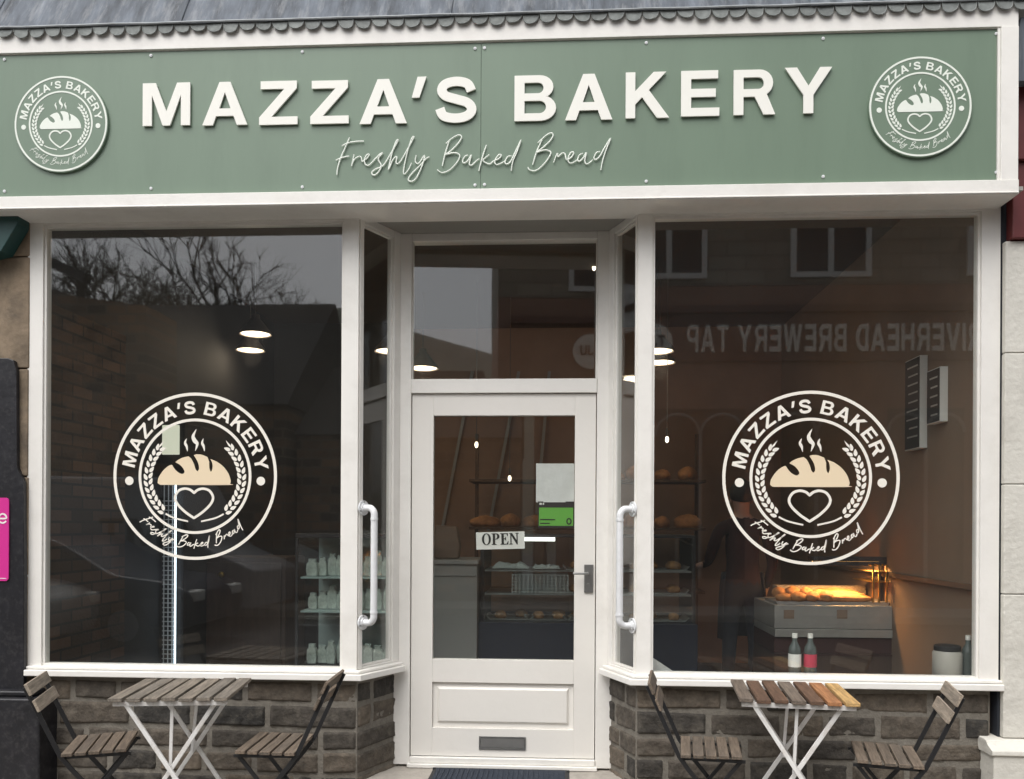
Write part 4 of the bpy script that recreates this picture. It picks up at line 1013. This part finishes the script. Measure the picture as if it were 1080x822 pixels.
for x in (hw-.14, hw-.10, hw-.05): tube(bm, [(x, .02, zt+.023), (x, .02, zl), (x, .12, zl)], .007, 8)
for i in range(2): box(bm, hw-.15, hw-.03, .014, .4, zt+.16+.07*i, zt+.166+.07*i)
obj('bread_rack', bm, 'brass', t)
bm = bm_new(); box(bm, -.12, hw-.02, .1, .22, zl+.02, zl+.05); box(bm, -.119, hw-.021, .1, .106, zl-.012, zl+.0195); box(bm, hw-.05, hw-.03, .14, .18, zt, zl+.019); obj('lamp_hood', bm, 'walldark', t, bevel=.004)
bm = bm_new(); box(bm, -.1, hw-.06, .13, .19, zl+.012, zl+.0195); obj('heat_lamp', bm, 'heat', t)
bm = bm_new(); prism(bm, [(-hw+.03, 0), (hw-.03, 0), (hw-.02, .022), (-hw+.02, .022)], 'y', Y+.04, Y+.4); o = tag(obj('serving_tray', bm, 'tray'), 'steel serving tray of warm bread on the bread counter', 'tray'); o.location = (tx, 0, zt+.001)
bg = bread('bread_stick', .20, .034, .032, 'long warm lit bread stick on the serving tray under the heat lamp', 'bread stick', 'bread sticks under the heat lamp', 5, .25); first = True
for i in range(5):
    o = bg if first else bg.copy()
    if not first: C.objects.link(o)
    first = False; o.location = (tx+hw-.30+rnd.uniform(-.02, .02), Y+.07+.075*i, zt+.024+.004*i); o.rotation_euler = (0, 0, rnd.uniform(-.12, .12)); o.scale = (rnd.uniform(.9, 1.05), rnd.uniform(.95, 1.2), rnd.uniform(.95, 1.25))
bg = bread('sandwich_roll', .085, .05, .04, 'golden sandwich roll on the serving tray beside the long bread sticks', 'bread roll', 'sandwich rolls under the heat lamp', 17, .2); first = True
for i in range(8):
    o = bg if first else bg.copy()
    if not first: C.objects.link(o)
    first = False; o.location = (tx-hw+.09+(i % 4)*.095, Y+.09+.15*(i//4), zt+.024+.014*(i//4)); o.rotation_euler = (0, 0, R(60)+rnd.uniform(-.5, .5)); o.scale = (rnd.uniform(.8, 1.15), rnd.uniform(.8, 1.2), rnd.uniform(.8, 1.3))
bxl = thing('bread_crate', 'shallow pale crate of bread at the back of the bread counter', 'crate', (tx+.06, Y+.5, zt+.001))
bm = bm_new(); box(bm, -.34, .3, -.07, -.06, 0, .10); box(bm, -.34, .3, .06, .07, 0, .10); box(bm, -.34, -.33, -.06, .06, 0, .10); box(bm, .29, .3, -.06, .06, 0, .10); box(bm, -.29, .29, -.06, .06, 0, .012); obj('body', bm, 'palewood', bxl)
li = bpy.data.lights.new('heat_light', 'AREA'); li.shape = 'RECTANGLE'; li.size = .4; li.size_y = .06; li.energy = 7.5; li.color = (1, .50, .17)
lo = bpy.data.objects.new('heat_light', li); C.objects.link(lo); lo.location = (wx+.14, Y+.16, zl+.008)
lp = bpy.data.lights.new('heat_glow', 'POINT'); lp.energy = 7; lp.color = (1, .48, .15); lp.shadow_soft_size = .03
lo = bpy.data.objects.new('heat_glow', lp); C.objects.link(lo); lo.location = (wx+hw+.06, Y+.10, zl-.02)
# pendants
def pendant(px, py, Y, rad):
    p = at(px, py, Y); t = thing('pendant_lamp', 'dark pendant lamp with glowing underside hanging from the shop ceiling', 'lamp', p, 0, 'pendant lamps in the shop')
    bm = bm_new(); lathe(bm, [(rad, 0), (rad*.96, .02), (rad*.5, rad*.75), (.035, rad*1.0), (.03, rad*1.25), (0, rad*1.25)]); lathe(bm, [(rad*.97, .001), (rad*.93, .02), (rad*.47, rad*.72), (0, rad*.9)]); obj('shade', bm, 'shade', t)
    bm = bm_new(); tube(bm, [(0, 0, rad*1.2), (0, 0, 3.55-p.z)], .004, 6); obj('cord', bm, 'shade', t)
    bm = bm_new(); lathe(bm, [(0, .004), (rad*.9, .004), (rad*.9, .012), (0, .012)]); obj('diffuser', bm, 'lampglow', t)
    l = bpy.data.lights.new('pendant_light', 'POINT'); l.energy = 2.2; l.color = (1, .82, .6); l.shadow_soft_size = .08
    o = bpy.data.objects.new('pendant_light', l); C.objects.link(o); o.location = (p.x, p.y, p.z-.06)
pendant(269.5, 353, 2.0, .125); pendant(264, 370, 2.7, .125); pendant(446, 389, 2.9, .14); pendant(412, 371, 2.2, .13); pendant(693, 371, 2.0, .13); pendant(696, 383, 2.6, .13)
def spot(px, py, Y):
    p = at(px, py, Y); t = thing('ceiling_bulb', 'small glowing bulb on a thin cord inside the shop', 'lamp', p, 0, 'small bulbs in the shop')
    bm = bm_new(); lathe(bm, [(0, -.03), (.012, -.02), (.015, 0), (.012, .014), (.008, .022), (0, .022)], seg=12); obj('bulb', bm, 'bulb', t)
    bm = bm_new(); tube(bm, [(0, 0, .035), (0, 0, .09)], .012, 8); tube(bm, [(0, 0, .09), (0, 0, 3.55-p.z)], .003, 6); obj('cord', bm, 'shade', t)
spot(502.5, 469, 2.6); spot(537.5, 504.5, 3.1); spot(703.5, 463.5, 2.4); spot(626.5, 282, 2.2)
# framed boards on the tan side wall
def board(y0, y1, z0, z1, label):
    t = thing('wall_board', label, 'menu board', (FX1-.021, (y0+y1)/2, z0)); bm = bm_new(); h = z1-z0; w = (y1-y0)/2
    box(bm, -.045, 0, -w, w, 0, h); obj('frame', bm, 'cardwhite', t, bevel=.002)
    bm = bm_new(); box(bm, -.0475, -.0455, -w+.006, w-.006, .006, h-.006); f = obj('face', bm, 'chalk', t)
    bm = bm_new(); rr = random.Random(3)
    for i in range(int(h/.06)): box(bm, -.0485, -.0478, -w+.03, w-.03-rr.random()*.05, h-.06-i*.055, h-.05-i*.055)
    obj('writing', bm, 'steeldim', f)
board(.80, 1.03, zf(474, .9, 590), zf(380, .9, 590), 'larger black menu board hung on the tan side wall')
board(.52, .70, zf(447, .6, 590), zf(391, .6, 590), 'smaller black menu board hung on the tan side wall')
# things on the window board
def bottle(px, py_top, py_bot, m, label, lm, Y=.13):
    h = .25; p = at(px, py_bot, Y); t = thing('drink_bottle', label, 'bottle', (p.x, Y, .6605)); r = .034
    bm = bm_new(); lathe(bm, [(0, 0), (r, 0), (r, .15), (r*.9, .175), (.014, .205), (.013, .232), (0, .232)], seg=18); obj('body', bm, m, t)
    bm = bm_new(); lathe(bm, [(.0142, .226), (.0142, .25), (0, .25)], seg=14); obj('cap', bm, 'cardwhite', t)
    if lm: bm = bm_new(); lathe(bm, [(r+.0006, .07), (r+.0006, .14)], seg=18); obj('wrapper', bm, lm, t)
bottle(838, 665, 712, 'bottle', 'clear drink bottle with white label standing inside the window', 'cardwhite'); bottle(854.5, 665, 712, 'bottle', 'drink bottle with red label standing inside the window', 'redlabel'); bottle(1021, 672, 712, 'bottle', 'plain clear bottle beside the white jar inside the window', None)
p = at(999, 700, .15); t = thing('storage_jar', 'white plastic jar with dark lid standing inside the window', 'jar', (p.x, .15, .6605))
bm = bm_new(); lathe(bm, [(0, 0), (.07, 0), (.075, .01), (.075, .15), (.066, .165), (0, .165)]); obj('body', bm, 'jarbody', t)
bm = bm_new(); lathe(bm, [(.068, .1655), (.068, .19), (.06, .195), (0, .195)]); obj('lid', bm, 'ink', t)
p = at(702, 700, .14); t = thing('folded_card', 'white card leaning in the bottom corner of the window by the doorway', 'card', (p.x, .14, .6605))
bm = bm_new(); prism(bm, [(-.09, 0), (.09, 0), (-.085, .115)], 'y', -.004, .004); obj('sheet', bm, 'paper', t)

# ---- person, back turned, reaching to the counter
def person(px, Y, hand_px, hand_py, label):
    p = at(px, 600, Y); z0 = ZS-.02; t = thing('person', label, 'person', (p.x, Y, z0))
    h = at(hand_px, hand_py, Y+.15); hx, hz = h.x-p.x, h.z-z0
    K = {}; vs = []; es = []; rad = []
    def j(n, co, r, to=None, r2=None):
        K[n] = len(vs); vs.append(co); rad.append((r, r2 or r))
        if to is not None: es.append((K[to], K[n]))
    j('pel', (0, 0, .95), .135, None, .105); j('waist', (0, -.01, 1.10), .125, 'pel', .095); j('chest', (0, 0, 1.28), .150, 'waist', .105); j('sh', (0, .01, 1.42), .105, 'chest', .085); j('neck', (0, .0, 1.50), .052, 'sh'); j('skull', (-.012, -.005, 1.60), .075, 'neck', .085); j('crown', (-.016, 0, 1.68), .072, 'skull', .082)
    for s, n in ((-1, 'l'), (1, 'r')):
        j('hip'+n, (s*.085, 0, .88), .088, 'pel'); j('knee'+n, (s*.10, -.015, .49), .058, 'hip'+n); j('calf'+n, (s*.10, .015, .33), .055, 'knee'+n); j('ank'+n, (s*.105, .02, .09), .040, 'calf'+n); j('toe'+n, (s*.12, .13, .035), .034, 'ank'+n)
    j('shl', (-.175, 0, 1.395), .058, 'sh'); j('ell', (-.245, .06, 1.15), .043, 'shl'); j('wrl', (hx+.07, .14, hz+.015), .028, 'ell'); j('pal', (hx+.01, .15, hz), .030, 'wrl', .016)
    j('shr', (.175, 0, 1.395), .058, 'sh'); j('elr', (.235, .01, 1.12), .043, 'shr'); j('wrr', (.20, .10, .93), .028, 'elr'); j('par', (.19, .125, .865), .030, 'wrr', .016)
    for i, (o, l) in enumerate(((-.024, .062), (-.008, .074), (.008, .070), (.024, .055))):
        j('fl%d' % i, (hx-.03, .155+o, hz-.004), .009, 'pal'); j('fl%db' % i, (hx-.03-l*.5, .158+o, hz-.018), .008, 'fl%d' % i); j('fl%dc' % i, (hx-.03-l*.75, .158+o, hz-.045), .007, 'fl%db' % i)
        j('fr%d' % i, (.185, .135+o, .825), .009, 'par'); j('fr%db' % i, (.183, .14+o, .825-l*.55), .008, 'fr%d' % i); j('fr%dc' % i, (.175, .145+o, .825-l), .007, 'fr%db' % i)
    j('tl', (hx+.0, .185, hz-.02), .010, 'pal'); j('tlb', (hx-.025, .20, hz-.035), .008, 'tl')
    j('tr', (.165, .16, .85), .010, 'par'); j('trb', (.155, .175, .815), .008, 'tr')
    me = bpy.data.meshes.new('tmp'); me.from_pydata(vs, es, []); o = bpy.data.objects.new('tmp', me); C.objects.link(o)
    sk = o.modifiers.new('s', 'SKIN'); sk.use_smooth_shade = True
    for d, r in zip(me.skin_vertices[0].data, rad): d.radius = r
    me.skin_vertices[0].data[0].use_root = True
    ss = o.modifiers.new('u', 'SUBSURF'); ss.levels = 2; ss.render_levels = 2
    bpy.context.view_layer.update()
    m2 = bpy.data.meshes.new_from_object(o.evaluated_get(bpy.context.evaluated_depsgraph_get())); m2.name = 'body'
    bpy.data.objects.remove(o)
    b = bpy.data.objects.new('body', m2); C.objects.link(b); b.parent = t
    m2.materials.clear()
    for n in ('skin', 'jumper', 'trouser', 'shoe'): m2.materials.append(M[n])
    wl_, wr_ = V((hx+.07, .14, hz+.015)), V((.20, .10, .93))
    for f in m2.polygons:
        c = f.center; k = 0
        if c.z < .10: k = 3
        elif (c-wl_).x < .02 and c.x < -.28 and abs(c.z-hz) < .2: k = 0
        elif c.x > .13 and c.z < .94 and c.y > .07: k = 0
        elif c.z < .98: k = 2
        elif c.z < 1.475: k = 1
        f.material_index = k; f.use_smooth = True
    bm = bm_new(); lump(bm, .088, .100, .105, 4, n=14); hr = obj('hair', bm, 'hair', t, sharp=0); hr.location = (-.014, -.014, 1.615); hr.rotation_euler = (R(14), 0, 0)
    # features of the face, turned away towards the counter
    bm = bm_new(); lump(bm, .012, .02, .016, 2, n=6); nb = obj('nose', bm, 'skin', t, sharp=0); nb.location = (-.016, .092, 1.60)
    for s in (-1, 1): bm = bm_new(); lump(bm, .008, .016, .024, 3, n=6); e = obj('ear', bm, 'skin', t, sharp=0); e.location = (-.012+s*.080, .0, 1.595)
    bm = bm_new()
    for s in (-1, 1): tube(bm, [(s*.032-.016, .082, 1.635), (s*.032-.016, .088, 1.635)], .011, 8)
    obj('eyes', bm, 'ink', t); bm = bm_new(); box(bm, -.04, .01, .08, .088, 1.565, 1.572); obj('mouth', bm, 'maroon', t)
    # apron round the hips
    bm = bm_new(); g = []
    for zz, k in ((.55, 1.10), (.75, 1.08), (.95, 1.02), (1.06, .93)):
        g.append([bm.verts.new((.170*k*cos(a), .132*k*sin(a), zz)) for a in [R(-30+240*i/20) for i in range(21)]])
    for A, B in zip(g, g[1:]):
        for i in range(20): f = bm.faces.new((A[i], A[i+1], B[i+1], B[i])); f.smooth = True
    ap = obj('apron', bm, 'trouser', t, sharp=0); so = ap.modifiers.new('t', 'SOLIDIFY'); so.thickness = .004
person(783, 2.05, 735, 597, 'person with back turned in maroon top and navy apron standing between the bread counters')

# ================================================================== ACROSS THE STREET (seen mirrored in the glass)
YO = -11.4
VX = lambda px: at(px, 553, -YO).x          # a mirrored pixel -> position along the far facade
VZ = lambda py, px=590: at(px, py, -YO).z
pub = thing('stone_pub', 'two storey stone pub with maroon ground floor facing the bakery', 'pub', (VX(586), YO, 0)); ox = pub.location.x
xr = VX(1500)-ox
bm = bm_new(); box(bm, 0, xr, -8, 0, VZ(303), 9.5); obj('upper_wall', bm, 'pubstone', pub)
bm = bm_new(); box(bm, 0, xr, -8, .02, 0, VZ(304)); obj('ground_floor_wall', bm, 'pubmaroon', pub)
bm = bm_new(); prism(bm, [(.3, 9.5), (-8.3, 9.5), (-4, 12)], 'x', -.2, xr+.2); obj('roof', bm, 'slate', pub)
zb, zt = VZ(383), VZ(334); bm = bm_new(); box(bm, VX(705)-ox, VX(1190)-ox, .021, .12, zb, zt); box(bm, VX(600)-ox, VX(1200)-ox, .021, .2, zt+.01, zt+.14); obj('fascia', bm, 'pubsign', pub)
s = 'RIVERHEAD BREWERY TAP'; cs, w = text_contours(s, .2, G, .5); z0, z1 = VZ(374), VZ(346); xR = VX(722)-ox; xL = VX(1030)-ox
bm = bm_new(); flat(bm, cs, .03, lambda x, z, d: V((xL+(xR-xL)*x/w, .14+d, z0+(z1-z0)*z))); obj('lettering', bm, 'publetter', pub)
c = (VX(688)-ox, VZ(363)); bm = bm_new(); flat(bm, [arc(c[0], c[1], .34, .34, 0, 360, 40)[:-1]], .04, lambda x, z, d: V((x, .12+d, z))); rs = obj('round_sign', bm, 'publetter', pub)
cs, w = text_contours('TJU', .2); bm = bm_new(); flat(bm, cs, .02, lambda x, z, d: V((c[0]-(x-w/2)*.14, .155+d, c[1]-.08+z*.2))); obj('lettering', bm, 'pubsign', rs)
def sash(x0, x1, z0, z1, lights=2):
    bm = bm_new(); f = .10
    box(bm, x0, x0+f, .0, .06, z0, z1); box(bm, x1-f, x1, 0, .06, z0, z1); box(bm, x0+f, x1-f, 0, .06, z0, z0+f); box(bm, x0+f, x1-f, 0, .06, z1-f, z1)
    if lights == 2: xm = (x0+x1)/2; box(bm, xm-.05, xm+.05, .0, .055, z0+f, z1-f)
    o = obj('window', bm, 'winwhite', pub)
    bm = bm_new(); box(bm, x0+f, x1-f, -.02, .02, z0+f, z1-f); obj('pane', bm, 'darkpane', o)
for a, b in ((744, 664), (917, 832), (1105, 1018), (1290, 1205)): sash(VX(b)-ox, VX(a)-ox, VZ(296), VZ(296)+1.9)
for a, b in ((785, 690), (905, 815), (1015, 935)):
    bm = bm_new(); x0, x1 = VX(a)-ox, VX(b)-ox; x0, x1 = min(x0, x1), max(x0, x1); zt = VZ(432); zb = .5; xm = (x0+x1)/2; r = (x1-x0)/4
    box(bm, x0, x1, .021, .05, zb, zt-.0)
    o = obj('arched_window', bm, 'darkpane', pub)
    bm = bm_new(); tube(bm, [(xm, .06, zb), (xm, .06, zt-r-.1)], .035, 6)
    for q in (-1, 1): tube(bm, [(xm+q*r+r*cos(R(k*15)), .06, zt-r-.1+r*sin(R(k*15))) for k in range(13)], .03, 6)
    obj('tracery', bm, 'greyunit', o)
barn = thing('stone_cottage', 'low rubble stone cottage with slate roof next to the pub', 'cottage', (VX(250), YO+.6, 0)); ox = barn.location.x
bx0, bx1 = VX(-500)-ox, VX(312)-ox
bm = bm_new(); box(bm, bx0, bx1, -6, 0, 0, 3.7); obj('wall', bm, 'barnstone', barn)
bm = bm_new(); prism(bm, [(.25, 3.65), (-6.2, 3.65), (-3, 6.3)], 'x', bx0-.2, bx1+.1); cr = obj('roof', bm, 'slate', barn)
out = thing('stone_outbuilding', 'lower stone outbuilding between the cottage and the pub', 'outbuilding', (VX(430), YO+.2, 0)); ox = out.location.x
bm = bm_new(); box(bm, VX(316)-ox, VX(570)-ox, -5, 0, 0, 3.2); obj('wall', bm, 'barnstone', out)
bm = bm_new(); prism(bm, [(.2, 3.15), (-5.2, 3.15), (-2.5, 4.9)], 'x', VX(316)-ox, VX(572)-ox); obj('roof', bm, 'slate', out)
YG = -9.75; gx = lambda px: at(px, 553, -YG).x; gz = lambda py: at(590, py, -YG).z
gab = thing('gable_house', 'rubble stone house end wall with a sloping eaves board, nearest the far kerb', 'house', (gx(90), YG, 0)); ox = gab.location.x
bm = bm_new(); prism(bm, [(gx(-250)-ox, 0), (gx(152)-ox, 0), (gx(152)-ox, gz(318)), (gx(80)-ox, gz(308)), (gx(-250)-ox, gz(205))], 'y', -1.2, 0); obj('wall', bm, 'barnstone', gab)
bm = bm_new(); bar(bm, (gx(-60)-ox, .2, gz(222)), (gx(98)-ox, .2, gz(292)), .25, .16, (0, 0, 1)); obj('eaves_board', bm, 'darkpane', gab)
# parked vehicles along the far kerb
CARP = [(-2.1, .3), (2.1, .3)] + catmull([(2.16, .5), (2.1, .74), (1.75, .88), (1.15, .97), (.8, 1.16), (.4, 1.38), (-.1, 1.46), (-.9, 1.45), (-1.5, 1.28), (-1.95, 1.0), (-2.15, .85), (-2.16, .5)], 4)
def vehicle(name, prof, W, wheels, m, label, cat, loc, rz, wins, wr_=.33):
    t = thing(name, label, cat, loc, rz); bm = bm_new(); prism(bm, prof, 'y', -W/2, W/2); obj('body', bm, m, t, bevel=.06, seg=3)
    for s in (-1, 1):
        for w_ in wins: bm = bm_new(); prism(bm, w_, 'y', s*(W/2+.001), s*(W/2+.012)); obj('window', bm, 'darkpane', t)
    for s in (-1, 1):
        bm = bm_new(); box(bm, 2.02, 2.17, s*W*.36-.17, s*W*.36+.17, .62, .76); obj('headlight', bm, 'winwhite', t, bevel=.03)
    for x in wheels:
        for s in (-1, 1):
            bm = bm_new(); tube(bm, [(x, s*(W/2-.14), wr_), (x, s*(W/2+.02), wr_)], wr_, 20); wv = obj('wheel', bm, 'tyre', t)
            bm = bm_new(); tube(bm, [(x, s*(W/2+.021), wr_), (x, s*(W/2+.03), wr_)], wr_*.6, 16); obj('rim', bm, 'carsilver', wv)
    return t
vx = VX(135)
van = vehicle('parked_van', [(-2.6, .3), (2.7, .3), (2.75, .9), (1.95, 1.25), (1.35, 2.3), (-2.6, 2.35)], 1.95, (-1.7, 1.8), 'vanwhite', 'pale grey panel van with black letters parked on the far side of the street', 'van', (vx+1.0, -9.0, -.12), 0, [[(1.2, 1.3), (1.85, 1.25), (1.4, 2.0), (1.2, 2.0)]])
for ch, pa, pb in (('T', 104, 129), ('M', 133, 172)):
    w, cs = G[ch]; xa, xb = at(pa, 560, 8.0).x-vx-1.0, at(pb, 560, 8.0).x-vx-1.0; za, zb_ = at(120, 576, 8.0).z+.12, at(120, 547, 8.0).z+.12
    bm = bm_new(); flat(bm, cs, .01, lambda x, z, d: V((xa+(xb-xa)*x/w, .985+d, za+(zb_-za)*z))); obj('lettering', bm, 'ink', van)
vehicle('parked_car', CARP, 1.75, (-1.3, 1.3), 'carblue', 'dark blue hatchback parked across the street in front of the pale van', 'car', (vx+1.6, -6.6, -.12), 0, [[(-1.6, 1.0), (-.35, .98), (-.35, 1.4), (-.9, 1.39), (-1.35, 1.25)], [(-.27, .98), (.9, .99), (.42, 1.32), (-.1, 1.4), (-.27, 1.4)]])
vehicle('parked_car', CARP, 1.75, (-1.3, 1.3), 'carsilver', 'silver hatchback parked across the street nearest the stone pier', 'car', (-7.9, -5.1, -.12), 0, [[(-1.6, 1.0), (-.35, .98), (-.35, 1.4), (-.9, 1.39), (-1.35, 1.25)], [(-.27, .98), (.9, .99), (.42, 1.32), (-.1, 1.4), (-.27, 1.4)]])
# bare trees and hill
def bare_tree(x, y, h, seed, label):
    rnd = random.Random(seed); t = thing('bare_tree', label, 'tree', (x, y, 0), 0, 'bare trees beyond the cottage'); tb, cb = bm_new(), bm_new()
    def br(p, d, l, r, dep):
        q = p+d*l; m_ = p+d*l*.5+V((rnd.uniform(-.05, .05), rnd.uniform(-.05, .05), 0))*l
        tube(tb if dep < 2 else cb, [p, m_, q], r, 5 if dep < 3 else 3, taper=lambda s: 1-.35*s)
        if dep > 6: return
        for k in range(rnd.choice((2, 3, 3)) if dep else 5):
            a = rnd.uniform(.3, .9); az = rnd.uniform(0, 2*pi); o = d.orthogonal().normalized(); o.rotate(Matrix.Rotation(az, 3, d))
            nd = (d*cos(a)+o*sin(a)+V((0, 0, .12))).normalized(); br(p+d*l*rnd.uniform(.55, 1.0), nd, l*rnd.uniform(.6, .85), r*.62, dep+1)
    br(V((0, 0, 0)), V((0, 0, 1)), h*.28, h*.019, 0)
    obj('trunk', tb, 'bark', t, sharp=0); obj('crown', cb, 'bark', t, sharp=0)
for px, y, h, sd, lab in ((100, -27, 16.5, 5, 'tallest spreading bare winter tree at the far end of the row'), (150, -28, 17.5, 9, 'broad bare winter tree second in the row behind the cottage'), (205, -30, 17, 31, 'bare winter tree in the middle of the row behind the cottage'), (250, -31, 15, 12, 'bare winter tree right of the middle of the row'), (300, -33, 13.5, 2, 'smaller bare winter tree near the end of the row'), (335, -35, 12, 8, 'smallest bare winter tree nearest the pub gap')):
    bare_tree(at(px, 500, -y).x, y, h, sd, lab)
bm = bm_new(); g = []; nx, ny = 60, 14
for j in range(ny+1):
    for i in range(nx+1):
        x = -160+320*i/nx; y = -40-90*j/ny; v = j/ny
        g.append(bm.verts.new((x, y, -.5+31*sin(min(1, v*1.2)*pi/2)*(.8+.25*mnoise.noise(V((x*.02, y*.02, 0))))*(1.0-.0006*(x+20)))))
for j in range(ny):
    for i in range(nx): q = j*(nx+1)+i; f = bm.faces.new((g[q], g[q+1], g[q+nx+2], g[q+nx+1])); f.smooth = True
tag(obj('hill', bm, 'hill', sharp=0), kind='structure')

# ================================================================== LIGHT
w = bpy.data.worlds.new('World'); S.world = w; w.use_nodes = True
N, L = w.node_tree.nodes, w.node_tree.links
sky = N.new('ShaderNodeTexSky'); sky.sky_type = 'NISHITA'; sky.sun_disc = False
SUN_EL, SUN_AZ = R(58), R(205)               # azimuth clockwise from +Y: in front of the shop, a little to the left
sky.sun_elevation = SUN_EL; sky.sun_rotation = SUN_AZ; sky.dust_density = 3; sky.air_density = 1.0
hs = N.new('ShaderNodeHueSaturation'); hs.inputs['Saturation'].default_value = .24
L.new(sky.outputs['Color'], hs.inputs['Color']); L.new(hs.outputs['Color'], N['Background'].inputs['Color']); N['Background'].inputs['Strength'].default_value = .15
sd = bpy.data.lights.new('sun', 'SUN'); sd.energy = 1.1; sd.angle = R(50); sd.color = (1, .975, .94)
so = bpy.data.objects.new('sun', sd); C.objects.link(so)
dirv = V((sin(SUN_AZ)*cos(SUN_EL), cos(SUN_AZ)*cos(SUN_EL), sin(SUN_EL)))
so.rotation_euler = dirv.to_track_quat('Z', 'Y').to_euler(); so.location = dirv*30

vs = S.view_settings; vs.view_transform = 'Standard'; vs.look = 'None'; vs.gamma = 1; vs.use_curve_mapping = False; vs.exposure = .78
S.render.engine = 'CYCLES'; S.cycles.use_denoising = True
try: S.cycles.denoiser = 'OPENIMAGEDENOISE'
except Exception: pass
S.cycles.max_bounces = 8; S.cycles.transparent_max_bounces = 16; S.cycles.caustics_reflective = False; S.cycles.caustics_refractive = False
S.cycles.sample_clamp_indirect = 4
